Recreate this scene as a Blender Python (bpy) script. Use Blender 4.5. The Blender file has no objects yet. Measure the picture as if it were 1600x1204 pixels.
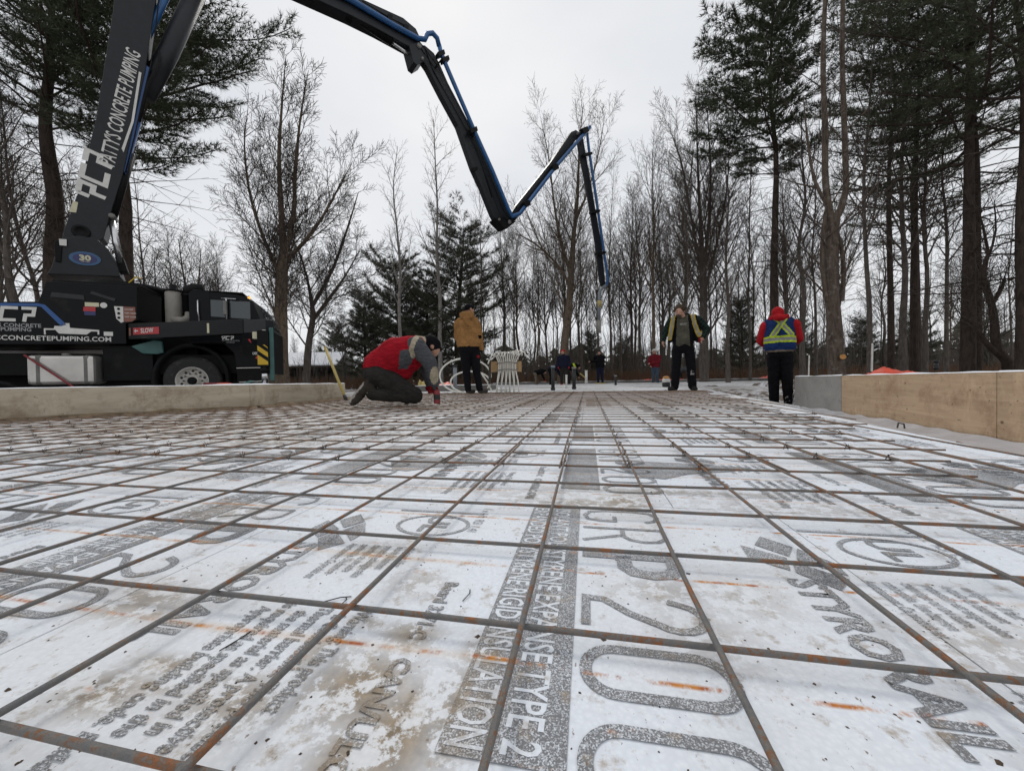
import bpy, bmesh, math, random
import numpy as np
from mathutils import Vector, Matrix, noise as mnoise

# ------------------------------------------------------------------ camera, sky, sun, exposure
SC = bpy.context.scene
COL = SC.collection
CAM_H = 0.30
YAW, PITCH, ROLL, FPX = math.radians(11.15), math.radians(-0.856), math.radians(-1.013), 596.39
_cy, _sy = math.cos(YAW), math.sin(YAW)
_f, _r, _u = Vector((-_sy, _cy, 0)), Vector((_cy, _sy, 0)), Vector((0, 0, 1))
_f2 = _f * math.cos(PITCH) + _u * math.sin(PITCH)
_u2 = _u * math.cos(PITCH) - _f * math.sin(PITCH)
_r3 = _r * math.cos(ROLL) + _u2 * math.sin(ROLL)
_u3 = _u2 * math.cos(ROLL) - _r * math.sin(ROLL)
EYE = Vector((0, 0, CAM_H))
cd = bpy.data.cameras.new('camera')
cam = bpy.data.objects.new('camera', cd)
COL.objects.link(cam)
cam.matrix_world = Matrix(((_r3.x, _u3.x, -_f2.x, 0), (_r3.y, _u3.y, -_f2.y, 0), (_r3.z, _u3.z, -_f2.z, CAM_H), (0, 0, 0, 1)))
cd.sensor_width = 36.0
cd.lens = FPX / 1600 * 36
cd.clip_start, cd.clip_end = 0.02, 2000
SC.camera = cam

SUN_EL, SUN_AZ = math.radians(42), math.radians(-25)      # azimuth from +Y towards +X
W = bpy.data.worlds.new('World')
SC.world = W
W.use_nodes = True
nt = W.node_tree
for n in list(nt.nodes): nt.nodes.remove(n)
N = nt.nodes.new
out, bg = N('ShaderNodeOutputWorld'), N('ShaderNodeBackground')
sky = N('ShaderNodeTexSky'); sky.sky_type = 'NISHITA'; sky.sun_disc = False
sky.sun_elevation = SUN_EL; sky.sun_rotation = SUN_AZ
tc = N('ShaderNodeTexCoord')
mp = N('ShaderNodeMapping'); mp.inputs['Scale'].default_value = (1.3, 1.3, 3.2)
nz = N('ShaderNodeTexNoise'); nz.inputs['Scale'].default_value = 1.5; nz.inputs['Detail'].default_value = 4; nz.inputs['Roughness'].default_value = .5
cr = N('ShaderNodeValToRGB')
cr.color_ramp.elements[0].position = .30; cr.color_ramp.elements[0].color = (7.5, 7.75, 8.15, 1)
cr.color_ramp.elements[1].position = .68; cr.color_ramp.elements[1].color = (8.9, 8.95, 9.05, 1)
mx = N('ShaderNodeMixRGB'); mx.inputs[0].default_value = .94
nt.links.new(tc.outputs['Generated'], mp.inputs[0]); nt.links.new(mp.outputs[0], nz.inputs['Vector'])
nt.links.new(nz.outputs['Fac'], cr.inputs[0]); nt.links.new(sky.outputs[0], mx.inputs[1]); nt.links.new(cr.outputs[0], mx.inputs[2])
nt.links.new(mx.outputs[0], bg.inputs[0]); bg.inputs[1].default_value = .1
nt.links.new(bg.outputs[0], out.inputs[0])

sl = bpy.data.lights.new('sun', 'SUN'); sl.energy = 1.1; sl.angle = math.radians(13); sl.color = (1, .96, .9)
sun = bpy.data.objects.new('sun', sl); COL.objects.link(sun)
_sd = Vector((math.sin(SUN_AZ) * math.cos(SUN_EL), math.cos(SUN_AZ) * math.cos(SUN_EL), math.sin(SUN_EL)))
sun.rotation_euler = (-_sd).to_track_quat('-Z', 'Y').to_euler()
sun.location = (0, 0, 30)
SC.view_settings.view_transform = 'Standard'; SC.view_settings.look = 'None'
SC.view_settings.exposure = 0; SC.view_settings.gamma = 1; SC.view_settings.use_curve_mapping = False
SC.cycles.max_bounces = 6; SC.cycles.diffuse_bounces = 3

rng = random.Random(7)
nrg = np.random.default_rng(7)
PI = math.pi

# ------------------------------------------------------------------ bearings from the surveyed camera
def ray(px, py): return _f2 + _r3 * ((px - 800) / FPX) + _u3 * ((602 - py) / FPX)
def at(px, py, Z): return EYE + ray(px, py) * Z
def on(px, py, z=0.0):
    d = ray(px, py); return EYE + d * ((z - CAM_H) / d.z)
def plane_hit(px, py, P0, n):
    d = ray(px, py); return EYE + d * ((P0 - EYE).dot(n) / d.dot(n))

# ------------------------------------------------------------------ materials
MATS = {}
def node_mat(name):
    m = bpy.data.materials.new(name); m.use_nodes = True
    b = m.node_tree.nodes['Principled BSDF']
    return m, m.node_tree, b
def ramp(nt, fac, stops):
    r = nt.nodes.new('ShaderNodeValToRGB')
    e = r.color_ramp.elements
    while len(e) < len(stops): e.new(.5)
    for el, (p, c) in zip(e, stops):
        el.position = p; el.color = (*c, 1) if len(c) == 3 else c
    nt.links.new(fac, r.inputs[0]); return r.outputs[0]
def noise(nt, vec, scale, detail=4, rough=.55, sxyz=None, dist=0):
    if sxyz:
        mp = nt.nodes.new('ShaderNodeMapping'); mp.inputs['Scale'].default_value = sxyz
        nt.links.new(vec, mp.inputs[0]); vec = mp.outputs[0]
    t = nt.nodes.new('ShaderNodeTexNoise'); t.inputs['Scale'].default_value = scale
    t.inputs['Detail'].default_value = detail; t.inputs['Roughness'].default_value = rough; t.inputs['Distortion'].default_value = dist
    nt.links.new(vec, t.inputs['Vector']); return t.outputs['Fac']
def math_n(nt, op, a, b=None, clamp=False):
    m = nt.nodes.new('ShaderNodeMath'); m.operation = op; m.use_clamp = clamp
    for i, v in enumerate((a, b)):
        if v is None: continue
        if isinstance(v, (int, float)): m.inputs[i].default_value = v
        else: nt.links.new(v, m.inputs[i])
    return m.outputs[0]
def mix(nt, fac, a, b):
    m = nt.nodes.new('ShaderNodeMixRGB')
    for i, v in enumerate((fac, a, b)):
        if isinstance(v, (int, float)): m.inputs[i].default_value = v
        elif isinstance(v, tuple): m.inputs[i].default_value = (*v, 1) if len(v) == 3 else v
        else: nt.links.new(v, m.inputs[i])
    return m.outputs[0]
def bump(nt, b, h, strength=.3, dist=.01):
    n = nt.nodes.new('ShaderNodeBump'); n.inputs['Strength'].default_value = strength; n.inputs['Distance'].default_value = dist
    nt.links.new(h, n.inputs['Height']); nt.links.new(n.outputs[0], b.inputs['Normal'])
def pos(nt): return nt.nodes.new('ShaderNodeNewGeometry').outputs['Position']
def objc(nt): return nt.nodes.new('ShaderNodeTexCoord').outputs['Object']
def simple(name, col, rough=.6, metal=0, var=.25, scale=6, dirt=None, bmp=0, spec=None):
    m, nt, b = node_mat(name)
    p = objc(nt)
    n = noise(nt, p, scale, 5, .6)
    d = tuple(c * (1 - var) for c in col); l = tuple(min(1, c * (1 + var)) for c in col)
    c = ramp(nt, n, [(.3, d), (.7, l)])
    if dirt:
        n2 = noise(nt, p, dirt[1], 6, .65)
        c = mix(nt, ramp(nt, n2, [(dirt[2], (0, 0, 0)), (dirt[2] + .12, (1, 1, 1))]), c, dirt[0])
    nt.links.new(c, b.inputs['Base Color'])
    b.inputs['Roughness'].default_value = rough; b.inputs['Metallic'].default_value = metal
    if spec is not None: b.inputs['Specular IOR Level'].default_value = spec
    if bmp: bump(nt, b, noise(nt, p, scale * 4, 5, .6), bmp, .02)
    MATS[name] = m; return m

def make_foam(name, printed=False):
    m, nt, b = node_mat(name)
    p = pos(nt)
    vor = nt.nodes.new('ShaderNodeTexVoronoi'); vor.inputs['Scale'].default_value = 190; nt.links.new(p, vor.inputs['Vector'])
    bead = ramp(nt, vor.outputs['Distance'], [(.1, (.82, .86, .915)), (.75, (.74, .78, .84))])
    big = noise(nt, p, 1.7, 5, .6)
    c = mix(nt, ramp(nt, big, [(.45, (0, 0, 0)), (.75, (.38, .38, .38))]), bead, (.66, .61, .53))
    if printed:
        nn = noise(nt, p, 700, 2, .5)
        v2 = nt.nodes.new('ShaderNodeTexVoronoi'); v2.inputs['Scale'].default_value = 820; nt.links.new(p, v2.inputs['Vector'])
        cellv = nt.nodes.new('ShaderNodeSeparateColor'); nt.links.new(v2.outputs['Color'], cellv.inputs[0])
        k = math_n(nt, 'ADD', math_n(nt, 'MULTIPLY', cellv.outputs[0], .55), math_n(nt, 'MULTIPLY', nn, .5))
        wear = noise(nt, p, 9, 5, .6)
        k = math_n(nt, 'ADD', k, math_n(nt, 'MULTIPLY', math_n(nt, 'SUBTRACT', wear, .5), .55))
        c = mix(nt, ramp(nt, k, [(.50, (.06, .06, .06)), (.80, (.85, .85, .85))]), (.150, .150, .155), c)
    # thin brown scuffs and specks
    sc_ = noise(nt, p, 26, 8, .72)
    c = mix(nt, ramp(nt, sc_, [(.555, (0, 0, 0)), (.69, (.8, .8, .8))]), c, (.36, .285, .205))
    sp = noise(nt, p, 95, 4, .65, (1.5, .8, 1))
    c = mix(nt, ramp(nt, sp, [(.645, (0, 0, 0)), (.70, (.85, .85, .85))]), c, (.19, .13, .085))
    # mud smears (own shapes)
    warp = noise(nt, p, 30, 9, .72)
    sep = nt.nodes.new('ShaderNodeSeparateXYZ'); nt.links.new(p, sep.inputs[0])
    acc = None
    for (x, y, rx, ry, w) in ((-.225, .335, .045, .04, 1), (-.165, .295, .035, .05, 1), (-.21, .415, .03, .02, .8), (-.125, .325, .03, .05, .75), (-.30, .37, .02, .03, .6),
                              (-.475, .285, .035, .022, .9), (-.45, .325, .035, .012, .8), (-.43, .30, .03, .01, .6), (-.19, .27, .03, .04, .9), (-.26, .33, .02, .05, .7), (-.28, .425, .018, .012, .8), (-.04, .93, .09, .03, .7), (.08, .95, .05, .05, .85),
                              (-.15, .96, .1, .05, .4), (-.55, .52, .03, .02, .5), (.13, .47, .05, .06, .35), (.2, .56, .06, .05, .3), (-.115, .40, .02, .02, .8), (.55, .95, .4, .05, .35), (-.5, 1.0, .5, .04, .35), (-3.0, 2.4, 1.5, .8, .85), (-1.7, 1.75, .6, .14, .8), (-2.8, 4.4, 2.2, 1.3, .8), (.2, 5.2, 2.6, 1.1, .7), (-.6, 2.5, .8, .2, .5), (.7, 3.1, .7, .3, .45), (-.37, .60, .05, .04, .6), (-.62, .42, .07, .04, .65), (-.85, .75, .12, .06, .6), (.1, .56, .06, .03, .45), (.42, .50, .08, .05, .4), (-.33, .30, .05, .03, .7), (.36, .33, .05, .03, .4), (-.25, .52, .04, .03, .5), (.25, 1.05, .3, .03, .5)):
        dx = math_n(nt, 'DIVIDE', math_n(nt, 'SUBTRACT', sep.outputs[0], x), rx)
        dy = math_n(nt, 'DIVIDE', math_n(nt, 'SUBTRACT', sep.outputs[1], y), ry)
        d2 = math_n(nt, 'ADD', math_n(nt, 'MULTIPLY', dx, dx), math_n(nt, 'MULTIPLY', dy, dy))
        g = math_n(nt, 'MULTIPLY', math_n(nt, 'POWER', 2.718, math_n(nt, 'MULTIPLY', d2, -.7)), w)
        acc = g if acc is None else math_n(nt, 'MAXIMUM', acc, g)
    sm = math_n(nt, 'MULTIPLY', acc, ramp(nt, warp, [(.458, (0, 0, 0)), (.512, (1, 1, 1))]))
    mudc = ramp(nt, noise(nt, p, 70, 4, .6), [(.35, (.085, .062, .04)), (.7, (.30, .225, .145))])
    c = mix(nt, math_n(nt, 'MULTIPLY', sm, 1.0, True), c, mudc)
    c = mix(nt, math_n(nt, 'MULTIPLY', acc, .24), c, (.56, .45, .31))
    # rust lines left where bars lay
    wob = math_n(nt, 'MULTIPLY', noise(nt, p, 2.2, 3, .5), .03)
    yy = math_n(nt, 'ADD', math_n(nt, 'SUBTRACT', sep.outputs[1], .390), wob)
    yy = math_n(nt, 'ADD', math_n(nt, 'DIVIDE', yy, .2052), 40.42)
    fr = math_n(nt, 'ABSOLUTE', math_n(nt, 'SUBTRACT', math_n(nt, 'FRACT', yy), .5))
    line = ramp(nt, fr, [(.006, (1, 1, 1)), (.022, (0, 0, 0))])
    brk = ramp(nt, noise(nt, p, 16, 8, .78, (1, .5, 1)), [(.485, (0, 0, 0)), (.58, (1, 1, 1))])
    halo = ramp(nt, fr, [(.01, (.34, .34, .34)), (.05, (0, 0, 0))])
    brk2 = ramp(nt, noise(nt, p, 2.4, 4, .6, (1, .25, 1)), [(.45, (0, 0, 0)), (.6, (1, 1, 1))])
    c = mix(nt, math_n(nt, 'MULTIPLY', halo, brk2), c, (.62, .40, .20))
    rc = ramp(nt, noise(nt, p, 45, 4, .6), [(.38, (.36, .085, .02)), (.62, (.62, .26, .05))])
    c = mix(nt, math_n(nt, 'MULTIPLY', line, brk), c, rc)
    # pale rust blotches
    bl = noise(nt, p, 17, 7, .68, (.8, 1.4, 1))
    c = mix(nt, ramp(nt, bl, [(.63, (0, 0, 0)), (.73, (.75, .75, .75))]), c, (.56, .27, .12))
    nt.links.new(c, b.inputs['Base Color'])
    b.inputs['Roughness'].default_value = .62; b.inputs['Specular IOR Level'].default_value = .3
    bump(nt, b, vor.outputs['Distance'], .22, .002)
    MATS[name] = m
make_foam('foam'); make_foam('foam_print', True)

def make_rebar():
    m, nt, b = node_mat('rebar_steel'); p = pos(nt)
    a = noise(nt, p, 26, 7, .72); f = noise(nt, p, 150, 4, .65)
    k = math_n(nt, 'ADD', math_n(nt, 'MULTIPLY', a, .75), math_n(nt, 'MULTIPLY', f, .25))
    c = ramp(nt, k, [(.42, (.135, .135, .136)), (.515, (.17, .155, .14)), (.555, (.19, .10, .055)), (.63, (.30, .10, .028)), (.70, (.42, .18, .04))])
    sep = nt.nodes.new('ShaderNodeSeparateXYZ'); nt.links.new(p, sep.inputs[0])
    far = ramp(nt, math_n(nt, 'ADD', math_n(nt, 'MULTIPLY', sep.outputs[1], .2), math_n(nt, 'MULTIPLY', noise(nt, p, 1.3), .3)), [(.25, (0, 0, 0)), (.6, (1, 1, 1))])
    c2 = ramp(nt, k, [(.36, (.12, .10, .085)), (.52, (.19, .12, .075)), (.68, (.27, .125, .06))])
    c = mix(nt, far, c, c2)      # the mats at the far end have weathered more
    nt.links.new(c, b.inputs['Base Color'])
    b.inputs['Roughness'].default_value = .62; b.inputs['Metallic'].default_value = .15
    bump(nt, b, f, .8, .004); MATS['rebar'] = m
make_rebar()

def make_ground():
    m, nt, b = node_mat('ground_soil'); p = pos(nt)
    soil = ramp(nt, noise(nt, p, 3, 8, .7), [(.3, (.075, .055, .04)), (.7, (.17, .13, .095))])
    lit = ramp(nt, noise(nt, p, 30, 5, .7), [(.4, (.05, .035, .025)), (.7, (.2, .15, .1))])
    c = mix(nt, .4, soil, lit)
    sn = math_n(nt, 'ADD', math_n(nt, 'MULTIPLY', noise(nt, p, .7, 4, .6), .45), math_n(nt, 'MULTIPLY', noise(nt, p, 6, 8, .75), .55))
    sep = nt.nodes.new('ShaderNodeSeparateXYZ'); nt.links.new(p, sep.inputs[0])
    c = mix(nt, ramp(nt, sn, [(.49, (0, 0, 0)), (.56, (.9, .9, .9))]), c, (.70, .71, .74))
    nt.links.new(c, b.inputs['Base Color']); b.inputs['Roughness'].default_value = .95
    bump(nt, b, noise(nt, p, 14, 8, .7), .6, .05); MATS['ground'] = m
    m, nt, b = node_mat('snowy_gravel'); p = pos(nt)
    st = ramp(nt, noise(nt, p, 20, 6, .7), [(.35, (.10, .085, .07)), (.7, (.26, .23, .20))])
    sn = math_n(nt, 'ADD', math_n(nt, 'MULTIPLY', noise(nt, p, .9, 4, .6, (.5, 1.6, 1)), .6), math_n(nt, 'MULTIPLY', noise(nt, p, 9, 8, .75), .4))
    c = mix(nt, ramp(nt, sn, [(.42, (.15, .15, .15)), (.55, (.95, .95, .95))]), st, (.66, .67, .69))
    nt.links.new(c, b.inputs['Base Color']); b.inputs['Roughness'].default_value = .9
    bump(nt, b, noise(nt, p, 25, 6, .7), .5, .03); MATS['gravel'] = m
make_ground()

def make_panel(name, a, bcol, stain, grain=(1, 1, 9), knots=False):
    m, nt, b = node_mat(name); p = objc(nt)
    g = noise(nt, p, 2.2, 8, .68, grain, .6)
    c = ramp(nt, g, [(.3, a), (.7, bcol)])
    s = noise(nt, p, 2.6, 9, .74)
    c = mix(nt, ramp(nt, s, [(.49, (0, 0, 0)), (.66, (.8, .8, .8))]), c, stain)
    c = mix(nt, ramp(nt, noise(nt, p, 1.6, 8, .75, (1, 1, .35)), [(.56, (0, 0, 0)), (.66, (.45, .45, .45))]), c, tuple(min(1, x * 1.35) for x in bcol))
    sp = noise(nt, p, 22, 5, .7)
    c = mix(nt, ramp(nt, sp, [(.635, (0, 0, 0)), (.69, (.85, .85, .85))]), c, tuple(x * .45 for x in stain))
    if knots:
        v = nt.nodes.new('ShaderNodeTexVoronoi'); v.inputs['Scale'].default_value = 4.5; nt.links.new(p, v.inputs['Vector'])
        c = mix(nt, ramp(nt, v.outputs['Distance'], [(.03, (.9, .9, .9)), (.075, (0, 0, 0))]), c, (.11, .06, .03))
    nt.links.new(c, b.inputs['Base Color']); b.inputs['Roughness'].default_value = .85
    bump(nt, b, g, .25, .01); MATS[name] = m
make_panel('wall_pale', (.34, .285, .21), (.52, .46, .36), (.19, .135, .08), (.6, .6, 4.5))
make_panel('wall_concrete', (.24, .235, .22), (.34, .33, .31), (.17, .16, .15), (1, 1, 1.4))
make_panel('plywood', (.37, .255, .155), (.55, .40, .265), (.25, .145, .075), (.5, .5, 7), True)
make_panel('wall_dark', (.10, .10, .095), (.18, .175, .16), (.09, .075, .06), (1, 1, 2))

def make_bark(name, a, bcol, spots=None, scale=1.0):
    m, nt, b = node_mat(name); p = objc(nt)
    n = noise(nt, p, 7 * scale, 8, .7, (1.8, 1.8, .45), .5)
    c = ramp(nt, n, [(.32, a), (.68, bcol)])
    if spots:
        s = noise(nt, p, 5 * scale, 6, .6)
        c = mix(nt, ramp(nt, s, [(.55, (0, 0, 0)), (.66, (.8, .8, .8))]), c, spots)
    nt.links.new(c, b.inputs['Base Color']); b.inputs['Roughness'].default_value = .95; b.inputs['Specular IOR Level'].default_value = .15
    bump(nt, b, n, .9, .06); MATS[name] = m
make_bark('bark_grey', (.06, .05, .043), (.16, .138, .12))
make_bark('bark_tan', (.085, .065, .048), (.20, .155, .115), (.05, .038, .03))
make_bark('bark_pine', (.028, .022, .019), (.085, .064, .052))
make_bark('bark_big', (.055, .042, .034), (.16, .125, .10), (.20, .175, .155), 1.4)
make_bark('bark_birch', (.19, .175, .16), (.33, .31, .29), (.08, .07, .06))
simple('twigs', (.075, .062, .054), .95, var=.3, spec=.1)
simple('twigs_pale', (.115, .095, .08), .95, var=.3, spec=.1)
simple('dead_leaf', (.12, .065, .035), .9, var=.5)
def make_needles(name, a, bcol):
    m, nt, b = node_mat(name); p = pos(nt)
    c = ramp(nt, noise(nt, p, 1.1, 4, .6), [(.3, a), (.7, bcol)])
    nt.links.new(c, b.inputs['Base Color']); b.inputs['Roughness'].default_value = .7; b.inputs['Specular IOR Level'].default_value = .25
    MATS[name] = m
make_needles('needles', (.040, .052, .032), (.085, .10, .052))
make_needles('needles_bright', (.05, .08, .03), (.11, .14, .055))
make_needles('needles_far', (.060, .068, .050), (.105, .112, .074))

simple('truck_black', (.0035, .004, .005), .35, var=.2, spec=.16, dirt=((.016, .0145, .013), 2.2, .58))
simple('truck_flat', (.006, .0063, .0068), .55, spec=.15, var=.3, dirt=((.016, .0145, .013), 3, .6))
simple('boom_black', (.013, .0145, .018), .42, spec=.3, var=.2)
simple('boom_grey', (.045, .046, .047), .7, var=.2, spec=.15)
simple('pipe_blue', (.012, .085, .24), .32, var=.2, dirt=((.02, .03, .05), 5, .62))
simple('stripe_blue', (.015, .08, .26), .35, var=.1)
simple('chrome', (.62, .62, .63), .22, .9, var=.08)
simple('aluminium', (.50, .485, .455), .3, .7, var=.15, scale=2.5)
simple('steel_band', (.16, .155, .145), .5, .4)
simple('tyre', (.018, .018, .018), .8, var=.3, dirt=((.06, .055, .05), 7, .56))
simple('rim_white', (.50, .48, .44), .45, var=.12, dirt=((.14, .12, .1), 6, .57))
simple('stack_grey', (.24, .225, .20), .6, var=.15, dirt=((.13, .1, .08), 4, .58))
simple('decal_white', (.62, .61, .58), .5, var=.08)
simple('decal_grey', (.30, .30, .31), .5, var=.08)
simple('decal_red', (.42, .025, .03), .45, var=.1)
simple('decal_navy', (.03, .035, .12), .5, var=.1)
simple('decal_brown', (.20, .075, .05), .5, var=.2, scale=20)
simple('decal_sky', (.035, .10, .21), .5, var=.2)
simple('decal_cream', (.55, .52, .36), .5, var=.1)
simple('teal', (.035, .11, .10), .45, var=.2)
simple('yellow_paint', (.55, .36, .02), .5, var=.12)
simple('strap_red', (.20, .025, .03), .7, var=.3)
simple('snow', (.78, .79, .82), .8, var=.05, bmp=.3)
simple('tarp_red', (.66, .085, .045), .5, var=.18, scale=9)
simple('tarp_blue', (.02, .16, .42), .5, var=.2)
simple('pex', (.62, .60, .54), .4, var=.1)
simple('board_tan', (.36, .23, .11), .8, var=.2)
simple('post_black', (.012, .012, .013), .55, var=.3)
simple('post_white', (.62, .61, .58), .5, var=.1, dirt=((.3, .25, .2), 8, .58))
simple('conduit', (.18, .20, .215), .5, var=.15)
simple('wood_pole', (.42, .32, .10), .6, var=.2)
simple('wood_dark', (.055, .045, .036), .85, var=.3)
simple('wood_cut', (.50, .25, .08), .8, var=.3, scale=20)
simple('plastic_sheet', (.44, .44, .46), .35, var=.18, scale=5, bmp=.35)
simple('roof_snow', (.78, .79, .82), .8, var=.1)
simple('tie', (.035, .028, .024), .7, .3, var=.3)
simple('crumb', (.08, .055, .035), .9, var=.5)
simple('stone', (.2, .18, .16), .9, var=.3)
m, nt, b = node_mat('glass'); b.inputs['Base Color'].default_value = (.02, .035, .04, 1); b.inputs['Roughness'].default_value = .06
b.inputs['Specular IOR Level'].default_value = .8; MATS['glass'] = m
m, nt, b = node_mat('lamp_amber'); b.inputs['Base Color'].default_value = (.9, .35, .03, 1)
b.inputs['Emission Color'].default_value = (1, .38, .04, 1); b.inputs['Emission Strength'].default_value = 1.6; MATS['lamp_amber'] = m
def cloth(name, col, var=.22, plaid=None):
    m, nt, b = node_mat(name); p = objc(nt)
    n = noise(nt, p, 9, 6, .6)
    c = ramp(nt, n, [(.3, tuple(x * (1 - var) for x in col)), (.7, tuple(x * (1 + var) for x in col))])
    if plaid:
        w = nt.nodes.new('ShaderNodeTexChecker'); w.inputs['Scale'].default_value = 22; nt.links.new(p, w.inputs['Vector'])
        c = mix(nt, math_n(nt, 'MULTIPLY', w.outputs['Fac'], .8), c, plaid)
    nt.links.new(c, b.inputs['Base Color']); b.inputs['Roughness'].default_value = .9; b.inputs['Specular IOR Level'].default_value = .1
    bump(nt, b, noise(nt, p, 11, 5, .6, (1, 1, 2.2), 1.5), .9, .05); MATS[name] = m
for nme, c in dict(c_red=(.33, .010, .020), c_grey=(.085, .09, .098), c_beige=(.40, .35, .26), c_charcoal=(.03, .028, .026), c_black=(.007, .007, .0085), c_tan=(.30, .155, .058),
                   c_olive=(.085, .08, .06), c_blue=(.014, .033, .115), c_hivis=(.42, .54, .03), c_silver=(.26, .26, .24), c_vestyellow=(.42, .30, .055), c_hood=(.40, .016, .022),
                   c_navy=(.014, .016, .034), c_denim=(.06, .085, .12), c_brown=(.06, .045, .03), c_boot=(.05, .043, .036), c_sole=(.33, .31, .28), c_glove=(.20, .014, .018),
                   c_hardhat=(.62, .6, .55), c_khaki=(.16, .13, .1), c_pink=(.55, .03, .045)).items(): cloth(nme, c)
cloth('c_plaidgreen', (.018, .035, .028), plaid=(.008, .012, .012)); cloth('c_plaidred', (.22, .02, .028), plaid=(.06, .01, .015))
simple('skin', (.40, .22, .155), .55, var=.1)
simple('beard', (.045, .03, .022), .9, var=.3)

# ------------------------------------------------------------------ geometry helpers
class MB:
    """collects simple shapes and links them as one mesh object"""
    def __init__(s): s.v = []; s.f = []
    def add(s, v, f):
        o = len(s.v); s.v += [tuple(p) for p in v]; s.f += [tuple(i + o for i in q) for q in f]; return s
    def box(s, a, b, M=None):
        (x0, y0, z0), (x1, y1, z1) = a, b
        v = [Vector(p) for p in ((x0, y0, z0), (x1, y0, z0), (x1, y1, z0), (x0, y1, z0), (x0, y0, z1), (x1, y0, z1), (x1, y1, z1), (x0, y1, z1))]
        if M: v = [M @ p for p in v]
        return s.add(v, [(0, 3, 2, 1), (4, 5, 6, 7), (0, 1, 5, 4), (1, 2, 6, 5), (2, 3, 7, 6), (3, 0, 4, 7)])
    def prism(s, front, depth):
        """front: list of 3d points; extruded by vector depth"""
        n = len(front); d = Vector(depth)
        v = [Vector(p) for p in front] + [Vector(p) + d for p in front]
        return s.add(v, [tuple(range(n)), tuple(range(2 * n - 1, n - 1, -1))] + [(i, i + n, (i + 1) % n + n, (i + 1) % n) for i in range(n)])
    def tube(s, path, r, n=8, cap=True, flat=1.0):
        path = [Vector(p) for p in path]; R = r if isinstance(r, (list, tuple)) else [r] * len(path)
        v = []; ref = None
        for i, p in enumerate(path):
            t = (path[min(i + 1, len(path) - 1)] - path[max(i - 1, 0)]).normalized()
            if ref is None:
                ref = Vector((0, 0, 1)) if abs(t.z) < .9 else Vector((1, 0, 0))
            a = t.cross(ref).normalized(); b_ = a.cross(t).normalized(); ref = b_
            for k in range(n):
                an = 2 * PI * k / n
                v.append(p + (a * math.cos(an) + b_ * math.sin(an) * flat) * R[i])
        f = []
        for i in range(len(path) - 1):
            for k in range(n):
                f.append((i * n + k, i * n + (k + 1) % n, (i + 1) * n + (k + 1) % n, (i + 1) * n + k))
        if cap:
            f.append(tuple(range(n - 1, -1, -1))); m_ = (len(path) - 1) * n; f.append(tuple(range(m_, m_ + n)))
        return s.add(v, f)
    def lathe(s, prof, M, n=24, caps=True):
        """prof: (radius, height) pairs about local z, placed by M"""
        v = []; k = len(prof)
        for i in range(n):
            a = 2 * PI * i / n
            for (r, h) in prof: v.append(M @ Vector((r * math.cos(a), r * math.sin(a), h)))
        f = []
        for i in range(n):
            j = (i + 1) % n
            for q in range(k - 1): f.append((i * k + q, j * k + q, j * k + q + 1, i * k + q + 1))
        if caps and prof[0][0] > 1e-6: f.append(tuple(i * k for i in range(n - 1, -1, -1)))
        if caps and prof[-1][0] > 1e-6: f.append(tuple(i * k + k - 1 for i in range(n)))
        return s.add(v, f)
    def ball(s, c, r, n=10, M=None):
        rr = r if isinstance(r, (tuple, list)) else (r, r, r)
        prof = [(math.sin(PI * i / n), -math.cos(PI * i / n)) for i in range(n + 1)]
        Mx = Matrix.Translation(Vector(c)) @ (M or Matrix()) @ Matrix.Diagonal((*rr, 1))
        return s.lathe([(max(a, 1e-7), h) for a, h in prof], Mx, n * 2)
    def build(s, name, mat, parent=None, smooth=False, bevel=0):
        me = bpy.data.meshes.new(name); me.from_pydata(s.v, [], s.f); me.update()
        if smooth: me.polygons.foreach_set('use_smooth', [True] * len(me.polygons))
        return link(name, me, mat, parent, bevel)
def link(name, me, mat, parent=None, bevel=0):
    if mat and not me.materials: me.materials.append(MATS[mat])
    o = bpy.data.objects.new(name, me); COL.objects.link(o)
    if parent: o.parent = parent
    if bevel:
        b = o.modifiers.new('bevel', 'BEVEL'); b.width = bevel; b.segments = 2; b.limit_method = 'ANGLE'
    return o
def tag(o, label, cat, group=None, kind=None):
    o['label'] = label; o['category'] = cat
    if group: o['group'] = group
    if kind: o['kind'] = kind
    return o
def struct(o): o['kind'] = 'structure'; return o
def stuff(o): o['kind'] = 'stuff'; return o
def thing(name, label, cat, loc=(0, 0, 0), rz=0, group=None):
    o = bpy.data.objects.new(name, None); COL.objects.link(o); o.location = loc; o.rotation_euler = (0, 0, rz)
    o.empty_display_size = .1
    return tag(o, label, cat, group)
def np_mesh(name, v, quads=None, tris=None):
    me = bpy.data.meshes.new(name)
    nq = 0 if quads is None else len(quads); ntr = 0 if tris is None else len(tris)
    me.vertices.add(len(v)); me.vertices.foreach_set('co', np.asarray(v, np.float32).ravel())
    idx = []; st = []; tot = []
    if nq: idx.append(np.asarray(quads, np.int32).ravel()); st.append(np.arange(nq) * 4); tot.append(np.full(nq, 4))
    if ntr: idx.append(np.asarray(tris, np.int32).ravel()); st.append(np.arange(ntr) * 3 + nq * 4); tot.append(np.full(ntr, 3))
    idx = np.concatenate(idx); me.loops.add(len(idx)); me.loops.foreach_set('vertex_index', idx.astype(np.int32))
    me.polygons.add(nq + ntr); me.polygons.foreach_set('loop_start', np.concatenate(st).astype(np.int32))
    try: me.polygons.foreach_set('loop_total', np.concatenate(tot).astype(np.int32))
    except Exception: pass
    me.update(calc_edges=True); return me
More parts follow.
